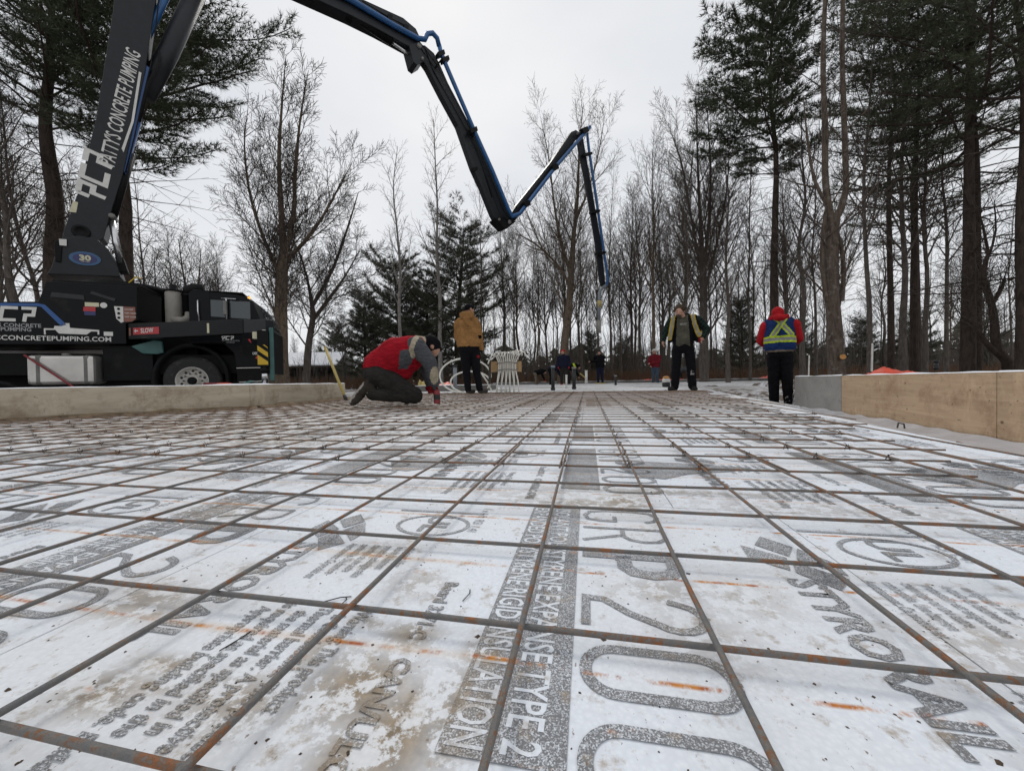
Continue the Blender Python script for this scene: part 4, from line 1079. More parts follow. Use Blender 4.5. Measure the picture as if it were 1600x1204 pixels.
put_logo(.285, TI @ Matrix.Translation((-3.11, -.005, 1.565)) @ RX, TR)
side_text('lettering', "PATTY'S CONCRETE", .098, -2.265, 1.462, 'decal_grey', TR, sx=1.0, align='RIGHT', bold=.002); side_text('lettering', 'PUMPING', .098, -2.40, 1.385, 'decal_grey', TR, align='RIGHT', bold=.002)
side_text('lettering', 'PATTYSCONCRETEPUMPING.COM', .128, -1.245, 1.215, 'decal_white', TR, sx=1.02, align='RIGHT', bold=.0015)
slab('truck_emblem', [(-2.23, 1.33), (-2.23, 1.45), (-2.09, 1.45), (-2.08, 1.50), (-1.97, 1.50), (-1.96, 1.56), (-1.865, 1.56), (-1.86, 1.47), (-1.43, 1.44), (-1.43, 1.35), (-1.455, 1.35), (-1.455, 1.41), (-1.55, 1.41), (-1.62, 1.345), (-2.02, 1.355), (-2.07, 1.425), (-2.21, 1.42), (-2.205, 1.33)], -.006, -.001, 'decal_white')
slab('sticker', [(-1.36, 1.328), (-1.36, 1.41), (-1.22, 1.41), (-1.22, 1.328)], -.0075, -.0065, 'decal_white')
slab('sticker', [(-1.63, 1.905), (-1.63, 1.985), (-1.42, 1.985), (-1.42, 1.905)], -.006, -.001, 'decal_cream')
t = TB(); t.lathe([(.055, 0), (.055, .004), (.0001, .004)], Matrix.Translation((-1.35, -.001, 1.94)) @ RX, 20); t.build('sticker', 'decal_white')
slab('sticker', [(-1.66, 1.81), (-1.65, 1.895), (-1.475, 1.90), (-1.475, 1.81)], -.006, -.001, 'decal_red'); slab('sticker', [(-1.64, 1.73), (-1.645, 1.808), (-1.475, 1.808), (-1.475, 1.73)], -.006, -.001, 'decal_navy')
wp = slab('warning_plate', [(-1.16, 1.68), (-1.19, 1.93), (-1.05, 1.93), (-1.05, 1.62), (-1.09, 1.60)], -.006, -.001, 'decal_white'); slab('warning_plate', [(-1.046, 1.62), (-1.046, 1.93), (-.86, 1.93), (-.86, 1.68), (-.92, 1.63)], -.006, -.001, 'decal_brown')
for k in range(3): side_text('lettering', 'DANGER' if k == 0 else 'KEEP CLEAR', .045, -1.03, 1.86 - .075 * k, 'decal_white', wp, y=-.008, sx=.75)
for k in range(3): t = TB(); t.lathe([(.025, 0), (.025, .002), (.0001, .002)], Matrix.Translation((-1.12, -.0075, 1.88 - .09 * k)) @ RX, 10); t.build('symbol', 'truck_flat', wp)
slab('grip_plate', [(-2.12, 2.06), (-2.10, 2.15), (-1.64, 2.12), (-1.63, 2.03)], -.012, -.001, 'boom_grey'); slab('grip_plate', [(-1.55, 2.16), (-1.52, 2.21), (-1.16, 2.08), (-1.18, 2.03)], -.012, -.001, 'boom_grey')
# turntable and pedestal
t = TB(); M = Matrix.Translation((-1.48, 1.18, 0))
t.lathe([(.55, 2.30), (.62, 2.34), (.62, 2.42), (.74, 2.43), (.74, 2.55), (.66, 2.56), (.0001, 2.56)], M, 40); t.build('turntable', 'truck_flat', None, True)
tbox('turret_deck', (-2.15, .1, 2.362), (-.82, 2.2, 2.42), 'truck_flat'); t = TB(); t.tube([(-1.0, .12, 2.45), (-.88, .12, 2.58), (-.80, .13, 2.55)], .012); t.build('hose_fitting', 'yellow_paint')
# exhaust stack, intake
es = TB(); es.lathe([(.135, 1.62), (.15, 1.66), (.15, 2.33), (.135, 2.36), (.0001, 2.365)], Matrix.Translation((-.36, .38, 0)), 24); eso = es.build('exhaust_stack', 'stack_grey', None, True)
t = TB(); t.lathe([(.17, 2.366), (.17, 2.385), (.075, 2.39), (.07, 2.50), (.055, 2.52), (.0001, 2.521)], Matrix.Translation((-.36, .38, 0)), 20); t.build('stack_cap', 'truck_flat', eso, True)
t = TB(); t.tube([(-.36, .3, 1.74), (-.18, .28, 1.72), (-.08, .3, 1.78), (-.06, .32, 1.90)], .085, 12); t.build('exhaust_elbow', 'stack_grey', eso, True)
ic = TB(); ic.lathe([(.10, 1.86), (.115, 1.88), (.115, 2.28), (.13, 2.29), (.13, 2.32), (.0001, 2.33)], Matrix.Translation((-.10, .40, 0)), 20); ico = ic.build('air_cleaner', 'truck_black', None, True)
t = TB(); t.tube([(-.10, .40, 2.32), (-.09, .40, 2.42), (.0, .40, 2.46), (.17, .40, 2.48)], [.115, .125, .12, .10], 14); t.build('intake_hood', 'truck_flat', ico, True)
tbox('light_bracket', (.02, .3, 2.30), (.07, .5, 2.42), 'aluminium', None, .01)
# front outrigger, swung out towards the site
Pw = TM.inverted() @ at(424, 508, 7.2)
A0, A1 = Vector((-1.0, .02, 1.43)), Vector((Pw.x - .10, Pw.y, 1.40))
dv = (A1 - A0); dn = Vector((-dv.y, dv.x, 0)).normalized() * .2
def beam(name, a, b_, h0, h1, mat, parent=None, w=1.0, off=Vector((0, 0, 0)), bevel=.008):
    t = TB(); t.prism([a + off + Vector((0, 0, -h0)), b_ + off + Vector((0, 0, -h1)), b_ + off + Vector((0, 0, h1)), a + off + Vector((0, 0, h0))], dn * w); return t.build(name, mat, parent, bevel=bevel)
bm = beam('outrigger', A0, A0 + dv * .85, .165, .135, 'truck_black'); beam('outrigger_end', A0 + dv * .84, A1, .125, .120, 'boom_black', bm, .9, dn * .05)
bt = math.atan2(dv.y, dv.x); nb = -dn.normalized() * .006
def on_beam(k, dz): p = A0 + dv * k; return p + nb + Vector((0, 0, dz))
def bplate(name, k0, k1, z0, z1, mat, parent, lift=1):
    t = TB(); a, b_ = on_beam(k0, 0), on_beam(k1, 0); l = nb * (lift - 1)
    t.prism([a + l + Vector((0, 0, z0)), b_ + l + Vector((0, 0, z0)), b_ + l + Vector((0, 0, z1)), a + l + Vector((0, 0, z1))], nb * -.8); return t.build(name, mat, parent)
sg = bplate('sign', .045, .245, -.075, .065, 'decal_red', bm)
p = on_beam(.105, -.045) + nb * .5
put_text('lettering', 'SLOW', .135, TI @ Matrix.Translation(p) @ Matrix.Rotation(bt, 4, 'Z') @ RX, 'decal_white', sg, sx=.86, bold=.003)
t = stroke_mesh([[(0, 0), (.09, 0)], [(.03, .03), (.0, .0), (.03, -.03)]], .02); o = t.build('arrow', 'decal_white', sg); p = on_beam(.058, .0) + nb * .5; o.matrix_local = TI @ Matrix.Translation(p) @ Matrix.Rotation(bt, 4, 'Z') @ RX
bplate('reflector', .012, .026, -.09, .07, 'decal_brown', bm); bplate('reflector', .60, .615, -.10, .09, 'decal_cream', bm)
# outrigger leg
L = Vector((Pw.x - .02, Pw.y, 0))
lg = TB(); lg.box((L.x - .02, L.y - .03, .36), (L.x + .05, L.y + .03, 1.36)); lgo = lg.build('outrigger_leg', 'teal', None, bevel=.01)
tbox('leg_cover', (L.x - .20, L.y - .09, .62), (L.x - .022, L.y + .1, 1.30), 'truck_flat', lgo)
t = TB(); t.tube([(L.x - .10, L.y - .02, .28), (L.x - .10, L.y - .02, .62)], .055, 14); t.build('cylinder_rod', 'chrome', lgo, True)
t = TB(); t.tube([(L.x - .10, L.y - .02, .50), (L.x - .10, L.y - .02, .63)], .07, 14); t.build('cylinder_collar', 'truck_flat', lgo, True)
hz = TB(); hz.prism([(L.x - .195, L.y - .098, .66), (L.x - .03, L.y - .098, .66), (L.x - .03, L.y - .098, .98), (L.x - .08, L.y - .098, 1.03), (L.x - .195, L.y - .098, 1.03)], (0, .006, 0)); hzo = hz.build('hazard_plate', 'yellow_paint', lgo)
for k in range(2):
    z = .72 + .17 * k; t = TB(); t.prism([(L.x - .195, L.y - .101, z + .13), (L.x - .03, L.y - .101, z), (L.x - .03, L.y - .101, z + .075), (L.x - .195, L.y - .101, z + .205)], (0, .0025, 0)); t.build('hazard_stripe', 'truck_flat', hzo)
t = TB(); t.prism([(L.x - .62, L.y - .35, .20), (L.x - .62, L.y + .35, .20), (L.x - .32, L.y + .2, .37), (L.x - .32, L.y - .2, .37)], (.06, 0, -.02)); t.build('leg_brace', 'teal', lgo)
tbox('foot_pad', (L.x - .4, L.y - .3, .20), (L.x + .35, L.y + .35, .27), 'truck_flat', lgo)
tbox('work_lamp', (L.x - .28, L.y - .05, 1.14), (L.x - .16, L.y + .05, 1.27), 'decal_cream', lgo); tbox('work_lamp', (L.x - .12, L.y - .08, 1.22), (L.x - .06, L.y + .02, 1.31), 'decal_white', lgo)

# ------------------------------------------------------------------ the boom (parts of the truck), in its own upright plane
BA, BB = at(145, 380, 8.75), at(940, 450, 20)
bdir = Vector((BB.x - BA.x, BB.y - BA.y, 0)).normalized(); bn = Vector((bdir.y, -bdir.x, 0))       # bn points to the viewer's side
TMI = (Matrix.Translation((HUB.x, HUB.y, -.13)) @ Matrix.Rotation(TH, 4, 'Z')).inverted()
def bp(px, py, off=.0): return plane_hit(px, py, BA + bn * off, bn)
class WB(MB):
    """shapes in world units, linked under the truck"""
    def build(s, name, mat, parent=None, smooth=False, bevel=0):
        s.v = [tuple(TMI @ Vector(p)) for p in s.v]; return MB.build(s, name, mat, parent or TR, smooth, bevel)
def bpoly(name, pts, off, th, mat, parent=None, bevel=.012):
    t = WB(); t.prism([bp(x, y, off) for x, y in pts], -bn * th); return t.build(name, mat, parent, bevel=bevel)
def btube(name, pts, r, off, mat, parent=None, n=10):
    t = WB(); t.tube([bp(x, y, o_) for x, y, o_ in [(p[0], p[1], p[2] if len(p) > 2 else off) for p in pts]], r, n); return t.build(name, mat, parent, True)
ped = bpoly('pedestal', [(73, 428), (80, 418), (87, 395), (92, 374), (120, 368), (150, 372), (168, 388), (180, 408), (188, 432)], .42, .84, 'boom_black')
bpoly('pedestal_block', [(86, 408), (84, 378), (92, 373), (97, 384), (95, 410)], .45, .5, 'truck_flat', ped)
bpoly('sticker', [(92, 373), (93, 383), (104, 384), (104, 374)], .456, .01, 'decal_white', ped, 0)
c0 = bp(133, 404, .43)
E = Matrix.Translation(c0) @ Matrix(((bdir.x, 0, bn.x, 0), (bdir.y, 0, bn.y, 0), (0, 1, 0, 0), (0, 0, 0, 1))) @ Matrix.Rotation(.05, 4, 'Z')
def badge(name, ra, rb, lift, mat, par):
    t = WB(); t.lathe([(1, 0), (1, .004), (.0001, .004)], E @ Matrix.Translation((0, 0, lift)) @ Matrix.Diagonal((ra, rb, 1, 1)), 36); return t.build(name, mat, par)
bg_ = badge('badge', .24, .15, .0, 'decal_sky', ped); badge('badge_centre', .185, .105, .005, 'decal_navy', bg_)
put_text('lettering', '30', .16, TMI @ E @ Matrix.Translation((0, -.04, .011)), 'decal_cream', bg_, align='CENTER', bold=.008, sx=1.1)
put_text('lettering', 'METER', .036, TMI @ E @ Matrix.Translation((0, -.08, .011)), 'decal_cream', bg_, align='CENTER', sx=1.3)
b1 = bpoly('boom_section', [(97, 372), (100, 358), (122, 300), (150, 185), (176, 20), (186, -80), (205, -135), (262, -128), (247, -20), (240, 20), (227, 110), (212, 178), (192, 272), (172, 335), (162, 372), (140, 388), (112, 386)], .24, .5, 'boom_black')
t = WB(); t.lathe([(.15, 0), (.15, .02), (.1, .025), (.085, -.0), (.0001, -.01)], Matrix.Translation(bp(127, 362, .242)) @ Matrix(((bdir.x, 0, bn.x, 0), (bdir.y, 0, bn.y, 0), (0, 1, 0, 0), (0, 0, 0, 1))), 24); t.build('pivot', 'truck_flat', b1, True)
def along(p0, p1, off=.247):
    a, b_ = bp(*p0, off), bp(*p1, off); x = (b_ - a).normalized(); y = bn.cross(x); return Matrix(((x.x, y.x, bn.x, a.x), (x.y, y.y, bn.y, a.y), (x.z, y.z, bn.z, a.z), (0, 0, 0, 1))), (b_ - a).length
M, L_ = along((178, 262), (220, 84))
tm = text_mesh("PATTY'S CONCRETE PUMPING", .36, .004, 1.0, .18); wd = max(v.co.x for v in tm.vertices)
o = link('lettering', tm.copy(), None, b1); o.data.materials.append(MATS['decal_white']); o.matrix_local = TMI @ M @ Matrix.Diagonal((L_ / wd, 1, 1, 1))
M, L_ = along((163, 319), (179, 246)); s_ = logo_strokes(.66); w_ = max(v[0] for v in s_.v); o = s_.build('logo', 'decal_white', b1); o.matrix_local = TMI @ M @ Matrix.Diagonal((L_ / w_, .72, 1, 1))
bpoly('sticker', [(108, 331), (114, 314), (122, 316), (119, 332)], .246, .006, 'decal_cream', b1, 0)
bpoly('pipe_guard', [(186, 258), (209, 190), (226, 100), (234, 106), (219, 195), (196, 272)], .20, .12, 'stripe_blue', b1)
bpoly('pipe_guard', [(190, 232), (205, 190), (217, 112), (221, 114), (209, 190), (193, 238)], .256, .05, 'decal_white', b1, 0)
hc = btube('hydraulic_cylinder', [(203, 240), (172, 342)], .11, .05, 'truck_flat', b1, 14); btube('cylinder_rod', [(173, 338), (188, 412)], .062, .12, 'chrome', b1, 14)
bpoly('cylinder_seat', [(180, 425), (182, 402), (192, 402), (200, 425)], .16, .3, 'truck_flat', ped)
btube('hydraulic_cylinder', [(226, 150), (262, 85), (330, -60)], .20, -.05, 'boom_black', b1, 14); btube('delivery_pipe', [(228, 60), (252, 10), (262, -10), (280, -100)], .08, .12, 'pipe_blue', b1)
btube('hose', [(218, 190), (232, 130), (250, 95), (248, 80)], .03, .26, 'truck_flat', b1)
b2 = bpoly('boom_section', [(205, -135), (245, -165), (420, -85), (569, 0), (630, 28), (650, 45), (657, 60), (655, 80), (640, 73), (590, 45), (545, 22), (400, -45), (250, -110)], .22, .44, 'boom_black')
btube('delivery_pipe', [(262, -130, .3), (420, -65, .3), (548, 0, .3), (612, 38, .3), (652, 60, .3), (664, 62, .32), (668, 53, .33), (676, 52, .33), (683, 60, .33), (686, 72, .3)], .085, .3, 'pipe_blue', b2)
btube('hydraulic_cylinder', [(495, -14), (612, 66)], .13, .05, 'truck_flat', b2, 14); btube('cylinder_rod', [(606, 62), (650, 93)], .05, .05, 'chrome', b2)
bpoly('cylinder_lug', [(536, 12), (553, 28), (551, 32), (540, 24), (525, 12)], .12, .2, 'truck_flat', b2)
bpoly('link_plate', [(639, 70), (652, 66), (664, 78), (662, 96), (652, 102), (646, 97)], .26, .5, 'boom_black', b2)
for x, y in ((635, 42), (610, 26)): bpoly('clamp', [(x - 3, y - 5), (x + 4, y - 2), (x + 2, y + 10), (x - 4, y + 7)], .34, .2, 'truck_flat', b2, .004)
b3 = bpoly('boom_section', [(656, 70), (664, 71), (678, 83), (686, 98), (700, 130), (740, 206), (770, 268), (797, 330), (803, 345), (790, 356), (777, 348), (770, 335), (752, 290), (739, 262), (716, 196), (690, 148), (668, 105), (659, 92)], .14, .26, 'boom_black')
bpoly('top_plate', [(664, 74), (678, 84), (686, 98), (700, 130), (740, 206), (741, 214), (728, 200), (700, 150), (678, 112)], .175, .02, 'boom_grey', b3, .004)
btube('delivery_pipe', [(686, 70), (690, 86), (708, 128), (741, 204), (770, 268), (794, 326), (800, 338), (808, 336)], .08, .3, 'pipe_blue', b3)
for x, y in ((697, 92), (741, 203), (690, 83)): bpoly('clamp', [(x - 6, y - 2), (x + 4, y - 6), (x + 6, y + 1), (x - 4, y + 5)], .39, .2, 'truck_flat', b3, .004)
btube('pipe_support', [(680, 106), (694, 88)], .03, .2, 'truck_flat', b3)
btube('hydraulic_cylinder', [(742, 232), (767, 310)], .10, .05, 'truck_flat', b3, 12); btube('cylinder_rod', [(764, 304), (777, 344)], .05, .05, 'chrome', b3)
bpoly('joint_block', [(774, 341), (782, 338), (806, 346), (794, 356), (789, 357)], .24, .48, 'truck_flat', b3)
bpoly('bracket', [(739, 262), (746, 260), (747, 264), (741, 267)], .2, .2, 'truck_flat', b3, 0)
b4 = bpoly('boom_section', [(793, 344), (806, 322), (826, 297), (862, 252), (893, 206), (900, 203), (907, 208), (902, 216), (872, 258), (836, 306), (818, 330), (800, 350)], .10, .18, 'boom_black')
bpoly('top_plate', [(806, 322), (826, 297), (862, 252), (893, 206), (896, 207), (866, 253), (830, 300), (809, 325)], .135, .02, 'boom_grey', b4, 0)
btube('delivery_pipe', [(800, 338), (812, 334), (821, 322), (838, 300), (868, 261), (905, 218), (917, 205), (922, 199), (921, 197)], .08, .32, 'pipe_blue', b4)
for x, y in ((868, 261), (824, 318), (915, 203)): bpoly('clamp', [(x - 5, y - 3), (x + 3, y - 6), (x + 6, y + 2), (x - 2, y + 6)], .42, .2, 'truck_flat', b4, .004)
b5 = bpoly('boom_section', [(900, 206), (910, 208), (914, 232), (926, 300), (940, 380), (946, 442), (942, 450), (938, 440), (931, 380), (916, 290), (905, 236)], .05, .09, 'boom_black')
btube('delivery_pipe', [(921, 198), (917, 206), (920, 232), (930, 300), (942, 382), (950, 436), (948, 444), (944, 449)], .068, .17, 'pipe_blue', b5)
for x, y in ((922, 240), (934, 330), (943, 395)): bpoly('clamp', [(x - 9, y - 1), (x + 4, y - 3), (x + 4, y + 1), (x - 9, y + 3)], .24, .2, 'truck_flat', b5, 0)
def pin(x, y, r, o_, ln, par):
    t = WB(); t.lathe([(r * .6, .05), (r, .04), (r, -ln), (.0001, -ln)], Matrix.Translation(bp(x, y, o_)) @ Matrix(((bdir.x, 0, bn.x, 0), (bdir.y, 0, bn.y, 0), (0, 1, 0, 0), (0, 0, 0, 1))), 16); t.build('pin', 'steel_band', par, True)
pin(655, 72, .09, .26, .5, b2); pin(660, 92, .05, .27, .5, b2); pin(796, 347, .08, .25, .45, b3); pin(780, 343, .05, .25, .4, b3); pin(903, 209, .06, .14, .25, b4); pin(175, 338, .06, .22, .3, b1)
for pts, par in (([(560, 3), (590, 19), (630, 38), (648, 56), (664, 76), (684, 104)], b2), ([(566, 2), (596, 20), (634, 42), (650, 62), (662, 82), (680, 108)], b2), ([(684, 104), (706, 146), (738, 208), (764, 268), (786, 328), (800, 345)], b3), ([(674, 104), (700, 152), (736, 216), (760, 276), (780, 332), (798, 350)], b3),
                 ([(800, 346), (822, 314), (846, 284), (880, 240), (902, 212), (908, 228)], b4), ([(196, 270), (210, 215), (222, 160), (236, 100), (244, 40), (252, -40)], b1)): btube('hydraulic_line', pts, .014, .275 if par != b4 else .13, 'truck_flat', par, 5)
btube('end_hose', [(946, 447), (941, 450), (937, 456), (936, 475), (936, 500)], .085, .2, 'conduit', b5)
btube('hose_coupling', [(936.5, 470), (936.5, 480)], .11, .2, 'wood_pole', b5); btube('hose_sleeve', [(936, 500), (936, 520)], .10, .2, 'stack_grey', b5)

# ------------------------------------------------------------------ trees
def prisms(P0, P1, R0, R1, n):
    """many tapered open prisms at once"""
    P0, P1 = np.asarray(P0, float), np.asarray(P1, float); R0, R1 = np.asarray(R0, float), np.asarray(R1, float)
    d = P1 - P0; L = np.linalg.norm(d, axis=1, keepdims=True); d = d / np.maximum(L, 1e-9)
    ref = np.where(np.abs(d[:, 2:3]) < .9, np.array([[0, 0, 1.]]), np.array([[1., 0, 0]]))
    a = np.cross(d, ref); a /= np.linalg.norm(a, axis=1, keepdims=True); b_ = np.cross(d, a)
    an = 2 * PI * np.arange(n) / n; c, s = np.cos(an), np.sin(an)
    ring = a[:, None, :] * c[None, :, None] + b_[:, None, :] * s[None, :, None]
    v0 = P0[:, None, :] + ring * R0[:, None, None]; v1 = P1[:, None, :] + ring * R1[:, None, None]
    m_ = len(P0); v = np.concatenate([v0, v1], 1).reshape(-1, 3); base = (np.arange(m_) * 2 * n)[:, None]
    k = np.arange(n)[None, :]; k2 = (k + 1) % n
    q = np.stack([base + k, base + k2, base + n + k2, base + n + k], -1).reshape(-1, 4)
    return v, q
class Limbs:
    def __init__(s): s.a = []; s.b = []; s.ra = []; s.rb = []
    def seg(s, a, b_, ra, rb_): s.a.append(tuple(a)); s.b.append(tuple(b_)); s.ra.append(ra); s.rb.append(rb_)
    def mesh(s, name, n):
        v, q = prisms(s.a, s.b, s.ra, s.rb, n); me = np_mesh(name, v, q); me.polygons.foreach_set('use_smooth', [True] * len(me.polygons)); return me
def trunk_mesh(paths, n=12, rough=.12, seed=0):
    """lofted trunks: list of (points, radii) with uneven bark"""
    mb_ = MB()
    for pi_, (pts, rad) in enumerate(paths):
        # resample smoothly
        P = []; R = []
        for i in range(len(pts) - 1):
            k = max(2, int((Vector(pts[i + 1]) - Vector(pts[i])).length / .35))
            p0 = Vector(pts[max(0, i - 1)]); p1 = Vector(pts[i]); p2 = Vector(pts[i + 1]); p3 = Vector(pts[min(len(pts) - 1, i + 2)])
            for j in range(k):
                t = j / k
                q = .5 * ((2 * p1) + (-p0 + p2) * t + (2 * p0 - 5 * p1 + 4 * p2 - p3) * t * t + (-p0 + 3 * p1 - 3 * p2 + p3) * t ** 3)
                P.append(q); R.append(rad[i] + (rad[i + 1] - rad[i]) * t)
        P.append(Vector(pts[-1])); R.append(rad[-1])
        o = len(mb_.v); mb_.tube(P, R, n, False)
        for i in range(o, len(mb_.v)):
            k = (i - o) // n; c = P[k]; p = Vector(mb_.v[i]); d = p - c
            p = c + d * (1 + rough * mnoise.noise((p.x * 5 + seed, p.y * 5, p.z * 1.6)) + rough * .6 * mnoise.noise((p.x * 14, p.y * 14 + seed, p.z * 5)))
            mb_.v[i] = tuple(p)
    me = bpy.data.meshes.new('trunk'); me.from_pydata(mb_.v, [], mb_.f); me.polygons.foreach_set('use_smooth', [True] * len(me.polygons)); return me
def rdir(R, d, ang, az):
    d = d.normalized(); a = d.orthogonal().normalized(); b_ = d.cross(a)
    return (d * math.cos(ang) + (a * math.cos(az) + b_ * math.sin(az)) * math.sin(ang)).normalized()
def grow(R, big, fine, p, d, L, r, lvl, P):
    """one limb with its side twigs; big limbs go to the trunk part, thin ones to the crown part"""
    n = max(3, int(L / P['seg'])); q = Vector(p); az = R.uniform(0, 6.28); pts = [(q.copy(), d.copy(), r)]
    for i in range(n):
        up = P['up'][min(lvl, len(P['up']) - 1)]
        d = (d + Vector((R.gauss(0, 1), R.gauss(0, 1), R.gauss(0, 1))) * P['wig'] + Vector((0, 0, up))).normalized()
        q2 = q + d * (L / n); r2 = max(P['rmin'], r * (1 - .82 * (i + 1) / n)); r1 = pts[-1][2]
        (big if r1 > P['split'] else fine).seg(q, q2, r1, r2); q = q2; pts.append((q.copy(), d.copy(), r2))
    if lvl < P['levels']:
        m_ = P['kids'][min(lvl, len(P['kids']) - 1)]; m_ = max(1, int(m_ * R.uniform(.8, 1.2)))
        for k in range(m_):
            t = P['from'][min(lvl, len(P['from']) - 1)]; t = t + (1 - t) * (k + R.random()) / m_
            f = t * n; i = min(n - 1, int(f)); pp, dd, rr = pts[i]; pp = pp.lerp(pts[i + 1][0], f - i)
            az += 2.4 + R.uniform(-.5, .5)
            ang = math.radians(P['ang'][min(lvl, len(P['ang']) - 1)] * R.uniform(.75, 1.25))
            LL = L * P['len'][min(lvl, len(P['len']) - 1)] * (1.15 - .75 * t) * R.uniform(.7, 1.25)
            if LL < P['lmin']: continue
            grow(R, big, fine, pp, rdir(R, dd, ang, az), LL, max(P['rmin'], min(rr * .62, LL * P['thin'])), lvl + 1, P)
BASE = dict(seg=.45, wig=.07, up=(.02, .06, .05, .04), rmin=.0054, split=.018, levels=3, kids=(16, 9, 6), ang=(38, 42, 45), len=(.5, .42, .42), thin=.012, lmin=.18)
BASE['from'] = (.35, .2, .15)
def bare_tree(seed, H, r0, P=None, mains=None, bark='bark_grey', twig='twigs', leaves=0):
    """returns (trunk mesh, crown mesh); mains: list of (points, radii) of the lofted trunk and leaders"""
    R = random.Random(seed); Q = dict(BASE); Q.update(P or {})
    big, fine = Limbs(), Limbs()
    if mains is None:
        pts = [Vector((0, 0, -.3))]; n = 6
        for i in range(1, n + 1): pts.append(Vector((R.gauss(0, .012) * H * i / n, R.gauss(0, .012) * H * i / n, H * .97 * i / n)))
        mains = [(pts, [r0 * 1.15] + [max(.008, r0 * (1 - .9 * (i / n) ** .9)) for i in range(1, n + 1)])]
    for pts, rad in mains:
        pts = [Vector(p) for p in pts]; tot = sum((b_ - a).length for a, b_ in zip(pts, pts[1:])); m_ = int(Q['kids'][0] * tot / H * (1 if len(mains) == 1 else .8)) + 1; az = R.uniform(0, 6)
        for k in range(m_):
            t = Q['from'][0] + (1 - Q['from'][0]) * (k + R.random()) / m_
            if len(mains) > 1 and pts[0].z > .5: t = (k + .3 + R.random()) / (m_ + .3)
            s = t * tot
            for a, b_, ra, rb_ in zip(pts, pts[1:], rad, rad[1:]):
                l = (b_ - a).length
                if s <= l or b_ is pts[-1]:
                    f = min(1, s / l); pp = a.lerp(b_, f); rr = ra + (rb_ - ra) * f; dd = (b_ - a).normalized(); break
                s -= l
            az += 2.4 + R.uniform(-.5, .5); hz = pp.z / H
            LL = H * Q['len'][0] * (1.1 - .8 * hz) * R.uniform(.65, 1.2) * Q.get('spread', .8)
            grow(R, big, fine, pp, rdir(R, dd, math.radians(Q['ang'][0] * R.uniform(.75, 1.25)), az), LL, max(Q['rmin'], min(rr * .6, LL * Q['thin'])), 1, Q)
    tm = trunk_mesh(mains, 12 if r0 > .12 else 8, .12, seed)
    if big.a:
        me = big.mesh('limbs', 6); bm_ = bmesh.new(); bm_.from_mesh(tm); bm_.from_mesh(me); bm_.to_mesh(tm); bm_.free(); bpy.data.meshes.remove(me)
        tm.polygons.foreach_set('use_smooth', [True] * len(tm.polygons))
    tm.materials.append(MATS[bark])
    cm = fine.mesh('crown', 3)
    cm.materials.append(MATS[twig])
    if leaves:
        v = []; tr = []
        for _ in range(leaves):
            i = R.randrange(len(fine.a)); p = Vector(fine.b[i])
            if p.z > H * .6: continue
            for a in range(1):
                o = len(v); s = R.uniform(.03, .06); d1 = Vector((R.gauss(0, 1), R.gauss(0, 1), R.gauss(0, 1))).normalized() * s; d2 = Vector((R.gauss(0, 1), R.gauss(0, 1), -1)).normalized() * s
                v += [p, p + d1 + d2 * .4, p + d2, p - d1 * .6 + d2 * .6]; tr += [(o, o + 1, o + 2), (o, o + 2, o + 3)]
        lm = np_mesh('leaves', np.array([tuple(x) for x in v]), tris=np.array(tr)); lm.materials.append(MATS['dead_leaf']); return tm, cm, lm
    return tm, cm
def plant_tree(name, label, px, Z, meshes, rz=0, sc=1, group=None, base=None, cat='tree'):
    p = at(px, 590, Z); z = base if base is not None else ground_z(p.x, p.y) - .05
    root = thing(name, label, cat, (p.x, p.y, z), rz, group)
    for nme, me in zip(('trunk', 'crown', 'dead_leaves'), meshes):
        o = bpy.data.objects.new(nme, me); COL.objects.link(o); o.parent = root
    if sc != 1: root.scale = (sc,) * 3 if isinstance(sc, (int, float)) else sc
    return root
def vis(px, py, Z, px0, Z0, zb, d=0):
    """offset from a tree's foot (at bearing px0, distance Z0) of a point seen at px,py"""
    return at(px, py, Z) - Vector((*at(px0, 590, Z0).xy, zb))

